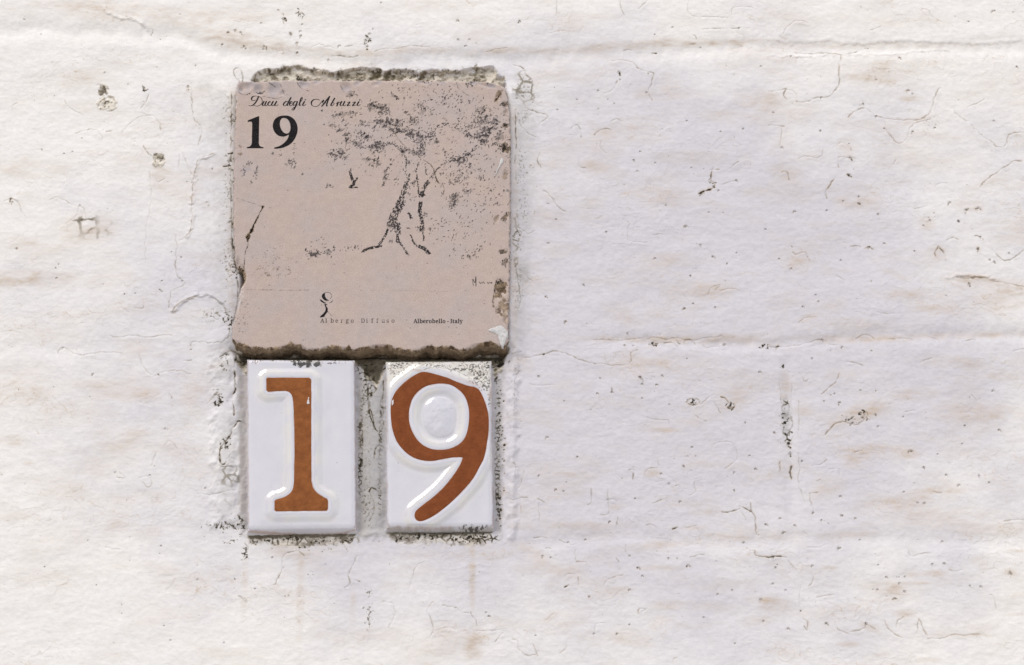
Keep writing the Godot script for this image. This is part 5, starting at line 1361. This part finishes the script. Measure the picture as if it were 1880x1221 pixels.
func tile(called: String, label: String, corners: Array, rings_px: Array, rim_w: float, fall_w: float, dish: float, mat_clay: Material, painter: int) -> void:
	var c := PackedVector2Array()
	for i in range(0, 8, 2): c.append(on_wall(Vector2(corners[i], corners[i + 1]), TILE_Z))
	var sh := sheet_for(c, 2.0, TILE_Z, 14.0)
	s = sh
	var rings := []
	for r in rings_px:
		var p := PackedVector2Array()
		for i in range(0, r[0].size(), 2): p.append(on_wall(Vector2(r[0][i], r[0][i + 1]), TILE_Z + 0.002))
		rings.append(smooth(p, r[1], true) if r[1] > 1 else p)
	var nu := 210
	var nv := 340
	var g := patch(PackedVector2Array([c[0], c[1]]), PackedVector2Array([c[3], c[2]]), PackedVector2Array([c[0], c[3]]), PackedVector2Array([c[1], c[2]]), nu, nv, 0.7)
	var d := outline_distance(g, nu, nv, rings)
	var wu := (c[1] - c[0]).length() / nu
	var wv := (c[3] - c[0]).length() / nv
	var pos := PackedVector3Array()
	pos.resize(g.size())
	for j in nv + 1:
		for i in nu + 1:
			var x := j * (nu + 1) + i
			var q := g[x]
			var e := d[x] + jit.get_noise_2d(q.x * 1.2, q.y * 1.2) * 0.6
			var z := 0.0
			if e < 0.0: z = 1.5 - 0.3 * exp(e / 1.6) + 0.06 * jit.get_noise_2d(q.x * 3.0, q.y * 3.0)
			elif e < rim_w: z = 1.2 + 0.26 * sin(minf(1.0, e / (rim_w * 0.6)) * PI * 0.5) - 0.26 * pow(e / rim_w, 2.5)
			else:
				var f := (e - rim_w) / fall_w
				z = 1.20 * (1.0 - smoothstep(0.0, 1.0, f)) - dish * smoothstep(0.6, 2.4, f)
			if rings.size() > 1 and e > 22.0 and Geometry2D.is_point_in_polygon(q, rings[1]):
				var dr := (54.0 - e) / 32.0
				z += 1.9 * maxf(0.0, 1.0 - dr * dr) * smoothstep(22.0, 27.0, e) + jit.get_noise_2d(q.x * 2.2, q.y * 2.2) * 0.3 * smoothstep(22.0, 34.0, e)
			# softly rounded border of the tile
			var ex := minf(i, nu - i) * wu
			var ey := minf(j, nv - j) * wv
			var ed := minf(ex, ey)
			if ex < 9.0 and ey < 9.0: ed = maxf(0.0, 9.0 - sqrt((9.0 - ex) * (9.0 - ex) + (9.0 - ey) * (9.0 - ey)))
			if ed < 9.0: z = z * smoothstep(0.0, 5.0, ed) - 2.0 * (1.0 - sqrt(maxf(0.0, 1.0 - pow((9.0 - ed) / 9.0, 2.0))))
			z += jit.get_noise_2d(q.x * 0.35, q.y * 0.35) * 0.25 * smoothstep(0.0, 20.0, ed)
			pos[x] = spot(q.x, q.y, TILE_Z + z * 0.001)
			# stains on the glaze follow the same distances
			var tx := (q - sh.o) * sh.k
			var ti := clampi(int(tx.x), 0, sh.w - 1)
			var tj := clampi(int(tx.y), 0, sh.h - 1)
			for yy in 2:
				for xx in 2:
					var id := mini(tj + yy, sh.h - 1) * sh.w + mini(ti + xx, sh.w - 1)
					if e > rim_w * 0.8: sh.bare[id] = 0.6 * smoothstep(fall_w * 2.0, 0.0, e - rim_w * 0.8) * clampf(0.7 + jit.get_noise_2d(q.x, q.y), 0.0, 1.0)
					if e > -0.5 and e < 1.1: sh.tan_[id] = 0.6 * clampf(0.5 + 1.5 * jit.get_noise_2d(q.x * 2.0, q.y * 2.0), 0.0, 1.0)
					if ed < 2.2 and ex < ey: sh.tan_[id] = maxf(sh.tan_[id], 0.38 * clampf(0.6 + 1.2 * jit.get_noise_2d(q.x * 0.5, q.y * 1.5), 0.0, 1.0))
	if painter == 1:
		lichen(sh.dark, "5", 490, 112, 75, 32, 0.85, 0.8, 1.6)
		lichen(sh.dark, "5", 565, 116, 50, 22, 0.8, 0.75, 1.6)
		lichen(sh.grey, "5", 520, 112, 110, 34, 0.55, 0.6, 1.0)
		lichen(sh.dark, "5", 660, 112, 60, 9, 0.6, 0.55, 1.6)
		lichen(sh.grey, "5", 480, 94, 330, 10, 0.6, 0.7, 1.2)
		dots("5", 215, 105, 30, 10, 8, 1.6, 0.8)
		dots("5", 640, 110, 110, 12, 16, 1.2, 0.6)
		dots("5", 480, 95, 320, 7, 60, 1.6, 0.75)
		dots("5", 480, 600, 300, 480, 16, 0.9, 0.3)
		stain(sh.tan_, "5", 785, 720, 6, 14, 0.5)
		for l in [[176, 1066, 480, 1080, 700, 1076, 786, 1064]]: region(sh.tan_, "5", [172, 1070, 480, 1083, 700, 1078, 790, 1064, 792, 1068, 700, 1086, 480, 1092, 172, 1080], 1.2, 0.7, 1.0)
		region(sh.bare, "5", [165, 1090, 800, 1080, 800, 1120, 165, 1120], 3, 0.9, 1)
	else:
		region(sh.bare, "6", [150, 100, 760, 98, 762, 240, 700, 250, 600, 190, 500, 150, 400, 140, 300, 170, 200, 230, 152, 250], 8, 0.85, 10)
		region(sh.grey, "6", [150, 98, 760, 96, 760, 112, 150, 116], 5, 0.5, 6)
		lichen(sh.grey, "6", 650, 160, 120, 70, 0.4, 0.5, 1.2)
		for q in [[190, 130, 40, 34, .75, .42], [240, 118, 50, 18, .7, .5], [210, 170, 34, 26, .6, .4], [420, 130, 120, 22, .6, .45], [560, 150, 100, 22, .7, .48], [690, 190, 60, 70, .8, .5], [725, 240, 40, 60, .7, .48], [640, 140, 110, 40, .65, .46], [735, 130, 26, 40, .8, .55], [745, 330, 14, 90, .5, .42]]:
			lichen(sh.dark, "6", q[0], q[1], q[2], q[3], q[4], q[5], 2.6)
		dots("6", 690, 190, 70, 90, 110, 1.5, 0.75)
		dots("6", 460, 130, 290, 30, 110, 1.3, 0.7)
		dots("6", 210, 150, 50, 50, 40, 1.4, 0.7)
		crack("6", [205, 125, 235, 142, 260, 128, 285, 112], 1.1, 0.75, 1.0, 0.2, 0.1)
		crack("6", [350, 158, 440, 140, 520, 148, 600, 180, 660, 220, 680, 250], 1.2, 0.5, 1.5, 0.2, 0.1)
		crack("6", [415, 398, 500, 380, 600, 366], 0.7, 0.22, 0.6, 0.0, 0.1)
		crack("6", [640, 215, 655, 235], 1.8, 0.6, 0.6, 0.6, 0.1)
		stain(sh.tan_, "6", 750, 290, 10, 50, 0.5)
		stain(sh.tan_, "6", 330, 160, 30, 8, 0.5)
		stain(sh.tan_, "6", 590, 215, 90, 10, 0.45, 0.35)
		dots("6", 240, 620, 60, 160, 16, 1.0, 0.35)
		dots("6", 460, 700, 300, 380, 20, 0.8, 0.3)
		region(sh.grey, "6", [160, 1058, 400, 1064, 770, 1054, 775, 1100, 158, 1100], 3, 0.55, 5)
		region(sh.tan_, "6", [160, 1052, 400, 1056, 520, 1052, 520, 1062, 400, 1066, 160, 1062], 2, 0.5, 3)
		lichen(sh.dark, "6", 660, 1060, 120, 24, 0.7, 0.55, 2.0)
		lichen(sh.dark, "6", 560, 1078, 90, 14, 0.6, 0.5, 2.0)
	n_lump = bytes_of(fractal(31 + painter, 3), sh.w, sh.h, 1, 1, 0.02, sh.o, sh.k)
	n_grain = bytes_of(fractal(33 + painter, 3), sh.w, sh.h, 1, 1, 0.2, sh.o, sh.k)
	out_rgb.resize(0); out_h.resize(0)
	out_rgb.resize(sh.w * sh.h * 3); out_h.resize(sh.w * sh.h)
	rows(tile_row, sh.h)
	var glaze := sheet_material(sh.w, sh.h, 0.08)
	glaze.metallic_specular = 0.6
	var edge_glaze: StandardMaterial3D = glaze.duplicate()
	edge_glaze.heightmap_enabled = false
	edge_glaze.roughness = 0.35
	var base := spot((c[2].x + c[3].x) * 0.5, (c[2].y + c[3].y) * 0.5, 0.0)
	var o := thing(called, label, "house number", base, "glazed house number tiles under the plaque")
	var parts := split_face(pos, d, nu, nv, sh, base)
	obj("glazed_face", parts[0], glaze, o)
	obj("numeral", parts[1], mat_clay, o)
	for f in ([[566, 728, 568.5, 741, 563, 741]] if painter == 1 else [[720, 735, 723.5, 734, 722, 743, 719, 744]]):
		var l := []
		for i in range(0, f.size(), 2): l.append(["P", f[i], f[i + 1]])
		splash(o, base, "glaze_fleck", "white fleck of glaze on the numeral", l, 0.0004, glaze_plain(), TILE_Z + 0.0017)
	var mid_ := spot((c[0].x + c[2].x) * 0.5, (c[0].y + c[2].y) * 0.5, TILE_Z)
	obj("tile_edge", skirt(moved(pos, base), rim_loop(nu, nv), mid_ - base, -0.006, 10.5, 0.5, shifted(sh, base), 6), edge_glaze, o)

func shifted(sh: Sheet, by: Vector3) -> Sheet:                               # the same sheet, seen from a thing's own base
	var r := Sheet.new(1, 1, sh.k, sh.o - Vector2(by.x, -by.y) / U, sh.z)
	r.w = sh.w; r.h = sh.h
	r.o.y = sh.o.y + (EYE_LINE - (EYE_LINE - by.y)) / U - 0.0
	return r

func build_wall(mat: Material, far_mat: Material) -> void:
	var wall := thing("whitewashed_wall", "old whitewashed stone wall with cracked, stained and flaking lime wash", "wall", Vector3(0, 0, 0))
	s = ws
	var gx := WW / 2 + 1
	var gy := WH / 2 + 1
	var h := PackedFloat32Array()
	h.resize(gx * gy)
	for j in gy:
		for i in gx:
			var id := mini(j * 2, WH - 1) * WW + mini(i * 2, WW - 1)
			h[j * gx + i] = swell(i * 2 + s.o.x, j * 2 + s.o.y) + s.deep[id] + s.bare[id] * (rag.get_noise_2d(i * 1.0, j * 1.0) * 1.8)
	# which piece each cell belongs to: the courses of blocks, the mortar round the signs, the bare mortar of the ledge
	var pieces := {}
	for j in gy - 1:
		var v := j * 2 + s.o.y
		for i in gx - 1:
			var u := i * 2 + s.o.x
			var n := mid.get_noise_2d(u * 3.0, v * 3.0) * 24.0
			var key := ""
			if s.bare[mini(j * 2, WH - 1) * WW + mini(i * 2, WW - 1)] > 0.5 and v < -480.0: key = "bare_mortar"
			elif u > -548.0 + n and u < 26.0 + n * 0.5 and v > -533.0 + n * 0.4 and v < 425.0 + n * 0.5: key = "mortar_bed"
			elif v < along(TOP_JOINT, u): key = "stone_block a"
			elif v < along(MIDDLE_JOINT, u): key = "stone_block b" if u < -200.0 else "stone_block c"
			elif v < along(LOW_JOINT, u): key = "stone_block d" if u < -200.0 else "stone_block e" if u < 505.0 else "stone_block f"
			else: key = "stone_block g"
			if not pieces.has(key): pieces[key] = PackedInt32Array()
			pieces[key].append(j * gx + i)
	var in_ledge := {}
	for c in pieces["bare_mortar"]: in_ledge[c] = 0
	var biggest := []
	for c in pieces["bare_mortar"]:
		if in_ledge[c]: continue
		var found := [c]
		in_ledge[c] = 1
		var n := 0
		while n < found.size():
			for q in [found[n] + 1, found[n] - 1, found[n] + gx, found[n] - gx]:
				if in_ledge.get(q, 1) == 0:
					in_ledge[q] = 1
					found.append(q)
			n += 1
		if found.size() > biggest.size():
			pieces["mortar_bed"].append_array(PackedInt32Array(biggest))
			biggest = found
		else: pieces["mortar_bed"].append_array(PackedInt32Array(found))
	pieces["bare_mortar"] = PackedInt32Array(biggest)
	var keys := pieces.keys()
	keys.sort()
	for key in keys:
		var cells: PackedInt32Array = pieces[key]
		var map := PackedInt32Array()
		map.resize(gx * gy)
		map.fill(-1)
		var vv := PackedVector3Array()
		var nn := PackedVector3Array()
		var uv := PackedVector2Array()
		var ix := PackedInt32Array()
		for c in cells:
			for q in [c, c + 1, c + gx, c + gx + 1]:
				if map[q] >= 0: continue
				map[q] = vv.size()
				var i: int = q % gx
				var j: int = q / gx
				vv.append(spot(i * 2 + s.o.x, j * 2 + s.o.y, h[q] * 0.001))
				var sx := (h[j * gx + mini(i + 1, gx - 1)] - h[j * gx + maxi(i - 1, 0)]) * 0.001 / (4.0 * U)
				var sy := (h[mini(j + 1, gy - 1) * gx + i] - h[maxi(j - 1, 0) * gx + i]) * 0.001 / (4.0 * U)
				nn.append(Vector3(-sx, sy, 1.0).normalized())
				uv.append(Vector2(float(i * 2) / WW, float(j * 2) / WH))
			var a := map[c]
			var b := map[c + 1]
			var d := map[c + gx]
			var e := map[c + gx + 1]
			ix.append(a); ix.append(b); ix.append(d); ix.append(b); ix.append(e); ix.append(d)
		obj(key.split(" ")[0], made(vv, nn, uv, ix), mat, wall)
	# the wall goes on beyond the view
	var st := 16
	var nx := RW * 4 / st
	var ny := RH * 4 / st
	var fo := Vector2(-RW * 2.0, -RH * 2.0)
	var vv := PackedVector3Array()
	var nn := PackedVector3Array()
	var uv := PackedVector2Array()
	var ix := PackedInt32Array()
	for j in ny + 1:
		for i in nx + 1:
			var u := i * st + fo.x
			var v := j * st + fo.y
			var z := swell(u, v)
			vv.append(spot(u, v, z * 0.001))
			nn.append(Vector3(-(swell(u + 6.0, v) - z) * 0.001 / (6.0 * U), (swell(u, v + 6.0) - z) * 0.001 / (6.0 * U), 1.0).normalized())
			uv.append(Vector2(float(i) / nx, float(j) / ny))
	for j in ny:
		for i in nx:
			var u := i * st + fo.x
			var v := j * st + fo.y
			if u >= -1024.0 and u < 1024.0 and v >= -720.0 and v < 720.0: continue
			var a := j * (nx + 1) + i
			ix.append_array([a, a + 1, a + nx + 1, a + 1, a + nx + 2, a + nx + 1])
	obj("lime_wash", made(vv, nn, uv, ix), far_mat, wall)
	# its thickness
	var back := BoxMesh.new()
	back.size = Vector3(RW * 4 * U, RH * 4 * U, 0.3)
	var bo := obj("wall_core", back, far_mat, wall)
	bo.position = Vector3(0, EYE_LINE, -0.18)

func build_plaque() -> void:
	var z := PLAQUE_Z
	var top := lines_on(z, [439, 148, 470, 149, 520, 147.5, 700, 147, 800, 147.5, 880, 149, 905, 151, 922, 157, 929, 166], 3)
	var left := lines_on(z, [439, 148, 434, 156, 433, 180, 431, 250, 429, 330, 428.5, 400, 430, 440, 432, 476, 437, 490, 446, 500, 445, 520, 438, 545, 436, 566, 430, 585, 427, 605, 427, 624], 3)
	var right := lines_on(z, [929, 166, 933, 185, 936, 215, 937, 300, 937, 380, 936, 460, 934.5, 560, 934, 610, 932, 628, 926, 638], 3)
	var bottom := lines_on(z, [427, 624, 434, 631, 448, 637, 470, 640, 500, 642, 518, 639, 532, 634, 545, 635, 562, 641, 580, 643, 600, 639, 622, 638, 640, 642, 655, 643, 672, 639, 690, 636, 706, 635, 722, 640, 742, 644, 764, 644, 778, 638, 788, 637, 802, 641, 818, 638, 832, 641, 850, 645, 866, 638, 882, 633, 904, 632, 916, 634, 926, 638], 2)
	var nu := 340
	var nv := 340
	var g := patch(top, bottom, left, right, nu, nv, 3.0)
	s = ps
	# the broken rim is brown along the bottom and in the notch
	brown_edge.resize(s.w * s.h)
	var wu := 505.0 / nu
	var pos := PackedVector3Array()
	pos.resize(g.size())
	for j in nv + 1:
		for i in nu + 1:
			var q := g[j * (nu + 1) + i]
			var ex := minf(i, nu - i) * wu
			var ed := minf(ex, minf(j, nv - j) * wu)
			var tx := (q - s.o) * s.k
			var id := clampi(int(tx.y), 0, s.h - 1) * s.w + clampi(int(tx.x), 0, s.w - 1)
			var zz := s.deep[id] + jit.get_noise_2d(q.x * 0.12, q.y * 0.12) * 0.3 + jit.get_noise_2d(q.x * 0.6, q.y * 0.6) * 0.12
			if ed < 5.0: zz -= 1.5 * (1.0 - sqrt(maxf(0.0, 1.0 - pow((5.0 - ed) / 5.0, 2.0)))) * (1.0 + rag.get_noise_2d(q.x * 0.8, q.y * 0.8))
			pos[j * (nu + 1) + i] = spot(q.x, q.y, z + zz * 0.001)
			var lower := (nv - j) * wu
			if lower < 12.0:
				var b := smoothstep(4.5, 2.0, lower + jit.get_noise_2d(q.x * 2.2, q.y * 0.4) * 7.0 + rag.get_noise_2d(q.x * 0.7, q.y * 0.7) * 2.0) * 0.92
				for yy in 4:
					for xx in 4:
						var t := mini(int(tx.y) + yy, s.h - 1) * s.w + mini(int(tx.x) + xx, s.w - 1)
						brown_edge[t] = maxf(brown_edge[t], b)
	n_lump = bytes_of(fractal(21, 4), s.w, s.h, 1, 1, 0.05, s.o, s.k)
	n_grain = bytes_of(fractal(22, 3, 0.7), s.w, s.h, 1, 1, 0.35, s.o, s.k)
	n_fade_tone = bytes_of(fractal(23, 5, 0.6), s.w, s.h, 1, 1, 0.0075, s.o, s.k)
	out_rgb.resize(0); out_h.resize(0)
	out_rgb.resize(s.w * s.h * 3); out_h.resize(s.w * s.h)
	rows(plaque_row, s.h)
	var mat := sheet_material(s.w, s.h, 0.78)
	mat.metallic_specular = 0.15
	var base := spot((bottom[0].x + bottom[-1].x) * 0.5, bottom[0].y, 0.0)
	var o := thing("stone_plaque", "square pinkish stone plaque printed with a tree, a street name and a black number", "plaque", base)
	var p := moved(pos, base)
	var uv := PackedVector2Array()
	var ix := PackedInt32Array()
	for q in g: uv.append((q - s.o) * s.k / Vector2(s.w, s.h))
	for j in nv:
		for i in nu:
			var a := j * (nu + 1) + i
			ix.append_array([a, a + 1, a + nu + 1, a + 1, a + nu + 2, a + nu + 1])
	obj("printed_face", made(p, face_normals(p, nu, nv), uv, ix), mat, o)
	var rough := clay(41, Color(0.33, 0.27, 0.205), Color(0.72, 0.64, 0.55))
	rough.uv1_scale = Vector3(12, 12, 12)
	rough.heightmap_scale = 0.10
	rough.roughness = 0.9
	var centre := spot((top[0].x + top[-1].x) * 0.5, (left[0].y + left[-1].y) * 0.5, z) - base
	obj("broken_edge", skirt(p, rim_loop(nu, nv), centre, -0.012, 2.6, 4.0, s, 10), rough, o)
	# splashes of lime wash on the face
	var lime := clay(61, Color(0.70, 0.69, 0.68), Color(0.90, 0.895, 0.90))
	lime.uv1_scale = Vector3(22, 22, 22)
	lime.roughness = 0.8
	splash(o, base, "paint_drip", "white drip of paint near the right edge", [["2", 985, 815], ["2", 996, 828], ["2", 994, 846], ["2", 980, 868], ["2", 962, 895], ["2", 945, 925], ["2", 935, 942], ["2", 930, 938], ["2", 940, 912], ["2", 955, 880], ["2", 966, 850], ["2", 970, 826]], 0.0009, lime)
	splash(o, base, "paint_splash", "white paint splash on the lower right corner", [["4", 880, 962], ["4", 905, 948], ["4", 935, 940], ["4", 962, 925], ["4", 990, 932], ["4", 1010, 950], ["4", 1026, 972], ["4", 1028, 1000], ["4", 1018, 1030], ["4", 1006, 1062], ["4", 994, 1090], ["4", 978, 1085], ["4", 966, 1060], ["4", 958, 1030], ["4", 950, 1002], ["4", 925, 985], ["4", 900, 978]], 0.0007, lime)

func glaze_plain() -> StandardMaterial3D:
	var m := StandardMaterial3D.new()
	m.albedo_color = Color(0.84, 0.82, 0.82)
	m.roughness = 0.3
	return m

func splash(o: Node3D, base: Vector3, called: String, label: String, l: Array, thick: float, m: Material, at_z := PLAQUE_Z) -> void:
	var p := PackedVector2Array()
	for q in l: p.append(on_wall(at(q[0], q[1], q[2]), at_z))
	p = smooth(p, 4, true)
	for i in p.size(): p[i] += Vector2(rag.get_noise_2d(p[i].x * 1.5, p[i].y * 1.5), rag.get_noise_2d(p[i].x * 1.5 + 90.0, p[i].y * 1.5)) * 1.6
	# a low rounded blob: rings of the outline drawn in, each a little higher
	var st := SurfaceTool.new()
	st.begin(Mesh.PRIMITIVE_TRIANGLES)
	st.set_smooth_group(0)
	var lo := p[0]
	var hi := p[0]
	for q in p:
		lo = lo.min(q); hi = hi.max(q)
	var step := 1.0
	var nx := int((hi.x - lo.x) / step) + 2
	var ny := int((hi.y - lo.y) / step) + 2
	var pts := []
	var dd := PackedFloat32Array()
	for j in ny + 1:
		for i in nx + 1:
			var q := lo + Vector2(i - 0.5, j - 0.5) * step
			var d := inside_distance(q, p)
			dd.append(d)
			var tx := (q - ps.o) * ps.k
			var id := clampi(int(tx.y), 0, ps.h - 1) * ps.w + clampi(int(tx.x), 0, ps.w - 1)
			var under := clampf(ps.deep[id], -0.8, 0.0) * 0.001 if at_z == PLAQUE_Z else 0.0
			var z := thick * (sqrt(clampf(-d / 4.0, 0.0, 1.0)) + 0.25 * rag.get_noise_2d(q.x * 0.8, q.y * 0.8)) if d < 0.0 else -0.0022
			pts.append(spot(q.x, q.y, at_z + under + z) - base)
	for j in ny:
		for i in nx:
			var a := j * (nx + 1) + i
			if minf(minf(dd[a], dd[a + 1]), minf(dd[a + nx + 1], dd[a + nx + 2])) > 0.0: continue
			for q in [a, a + 1, a + nx + 1, a + 1, a + nx + 2, a + nx + 1]: st.add_vertex(pts[q])
	st.index()
	st.generate_normals()
	var e := obj(called, st.commit(), m, o)
	e.set_meta("label", label)

func cloudy_sky() -> ImageTexture:                                           # bright broken cloud, brightest overhead
	var w := 512
	var h := 256
	var n := fractal(71, 5, 0.55)
	n.frequency = 1.0
	var b := PackedFloat32Array()
	b.resize(w * h * 4)
	for j in h:
		var lat := PI * (0.5 - (j + 0.5) / h)
		for i in w:
			var lon := TAU * (i + 0.5) / w
			var d := Vector3(cos(lat) * cos(lon), sin(lat), cos(lat) * sin(lon))
			var c := smoothstep(-0.14, 0.16, n.get_noise_3dv(d * Vector3(1.5, 2.6, 1.5)))
			var up := clampf(d.y, 0.0, 1.0)
			var r := lerpf(0.48, 1.42, c)
			var g := lerpf(0.56, 1.40, c)
			var bl := lerpf(0.70, 1.38, c)
			var k := 0.72 + 0.55 * up
			if d.y < 0.0:                                                    # the street below: pale paving in open shade
				var t := smoothstep(0.0, -0.06, d.y)
				r = lerpf(r, 0.70, t); g = lerpf(g, 0.68, t); bl = lerpf(bl, 0.66, t)
				k = lerpf(0.72, 1.0, t)
			var x := (j * w + i) * 4
			b[x] = r * k; b[x + 1] = g * k; b[x + 2] = bl * k; b[x + 3] = 1.0
	return ImageTexture.create_from_image(Image.create_from_data(w, h, false, Image.FORMAT_RGBAF, b.to_byte_array()))

func _ready() -> void:
	rng.seed = 1919
	# camera: below the signs, looking up at the wall
	var cam := Camera3D.new()
	cam.name = "camera"
	cam.fov = rad_to_deg(2.0 * atan(0.752 * 1221.0 / 1880.0 * 0.5 / DIST))
	cam.near = 0.05
	cam.far = 50.0
	add_child(cam)
	cam.position = Vector3(0, EYE_LINE - DIST * sin(PITCH), DIST * cos(PITCH))
	cam.rotation = Vector3(PITCH, 0, 0)
	cam.current = true
	# sky and the soft light of an overcast day
	var env := Environment.new()
	env.background_mode = Environment.BG_SKY
	var pan := PanoramaSkyMaterial.new()
	pan.panorama = cloudy_sky()
	var sky := Sky.new()
	sky.sky_material = pan
	env.sky = sky
	env.background_energy_multiplier = 1.0
	env.tonemap_mode = Environment.TONE_MAPPER_LINEAR
	env.tonemap_exposure = 0.965
	env.sdfgi_enabled = true
	env.ssao_enabled = true
	env.ssil_enabled = true
	var we := WorldEnvironment.new()
	we.name = "environment"
	we.environment = env
	add_child(we)
	var sun := DirectionalLight3D.new()
	sun.name = "sun"
	sun.light_energy = 0.5
	sun.light_angular_distance = 28.0
	sun.light_color = Color(1.0, 0.97, 0.93)
	sun.shadow_enabled = true
	add_child(sun)
	sun.look_at_from_position(Vector3.ZERO, -Vector3(-0.42, 0.82, 0.55), Vector3.UP)

	jit.seed = 1; jit.frequency = 0.02; jit.fractal_octaves = 3
	rag.seed = 2; rag.frequency = 0.12; rag.fractal_octaves = 4; rag.fractal_gain = 0.6
	cell.noise_type = FastNoiseLite.TYPE_CELLULAR; cell.seed = 3; cell.frequency = 0.09
	cell.cellular_return_type = FastNoiseLite.RETURN_DISTANCE2_SUB; cell.fractal_type = FastNoiseLite.FRACTAL_NONE
	low.seed = 4; low.frequency = 0.0032; low.fractal_octaves = 3
	mid.seed = 5; mid.frequency = 0.013; mid.fractal_octaves = 4

	ws = Sheet.new(WW, WH, 1.0, Vector2(-WW * 0.5, -WH * 0.5), 0.0)
	paint_wall()
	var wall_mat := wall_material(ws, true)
	var far_sheet := Sheet.new(1, 1, 1.0 / 4.0, Vector2(-RW * 2.0, -RH * 2.0), 0.0)
	far_sheet.w = RW; far_sheet.h = RH
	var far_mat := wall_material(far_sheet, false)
	build_wall(wall_mat, far_mat)
	ps = sheet_for(PackedVector2Array([on_wall(Vector2(420, 140), PLAQUE_Z), on_wall(Vector2(946, 660), PLAQUE_Z)]), 2.0, PLAQUE_Z, 2.0)
	paint_plaque()
	build_plaque()

	var one := [[[488.5, 695, 490.5, 692.8, 567, 692.6, 571, 696, 571.6, 720, 571.4, 760, 571.4, 820, 571.6, 882, 574.2, 893.6, 578, 900, 583, 905, 589, 909, 595, 912.5, 600.5, 915, 602.2, 919, 602, 934, 599.5, 937.2, 560, 937.6, 507, 938.6, 503.8, 936, 503.6, 919.5, 506.5, 916.6, 513, 915, 520, 912.6, 526, 909.6, 531, 906, 534.5, 902.5, 537, 898, 538.4, 892, 539.4, 885, 540.2, 850, 540.6, 822, 540.2, 790, 539.2, 757, 538, 738, 536.8, 729, 534.4, 723, 530, 719, 524, 717.4, 510, 717.6, 492, 718.8, 489, 716]], 1]
	var nine := [[[765, 686, 778, 682, 797.4, 685.9, 819.7, 692.3, 838.9, 700.4, 858, 707.4, 873, 710.6, 881, 717, 888.4, 732.2, 894.8, 751.4, 897.4, 770.6, 897, 790, 894.8, 809, 889.4, 837.7, 880.4, 857, 867.7, 879.2, 848.5, 901.6, 826.1, 923.9, 803.8, 941.5, 787.8, 951.1, 775, 956.2, 767, 955.6, 761.8, 950, 761.6, 941.5, 767, 933.8, 787.8, 917.8, 810.2, 898.6, 829.3, 876.2, 842.1, 857, 848.3, 843.5, 847.6, 839.2, 832.5, 839.4, 813.4, 842.3, 794.2, 846, 771.8, 844, 752.7, 836, 736.7, 821.7, 725.5, 804, 719, 780, 716.9, 751.4, 720.7, 729, 731.9, 711.5, 749.5, 695.8]], 3]
	var eye := [[[807, 703.8, 829, 707, 848.5, 721, 858, 739, 861.3, 764, 856.5, 795, 845.3, 813, 823, 823.6, 797.4, 824.6, 775, 815.3, 759, 796, 751, 770.6, 752.7, 745, 762.2, 724, 781.4, 709]], 4]
	var warm_clay := clay(51, Color(0.46, 0.272, 0.15), Color(0.63, 0.39, 0.22))
	warm_clay.roughness = 0.5
	var red_clay := clay(52, Color(0.44, 0.24, 0.13), Color(0.56, 0.315, 0.18))
	tile("number_one_tile", "white glazed tile with raised brown numeral 1, left under the plaque", [453.5, 659, 651, 660.5, 653.5, 970.5, 455, 973], [[one[0][0], 1]], 8.0, 13.0, 0.25, warm_clay, 1)
	tile("number_nine_tile", "white glazed tile with raised reddish numeral 9 and mildewed top, right under the plaque", [708, 663, 902, 662, 905.5, 968, 710.5, 967.5], [[nine[0][0], 3], [eye[0][0], 4]], 10.0, 12.0, 0.15, red_clay, 9)
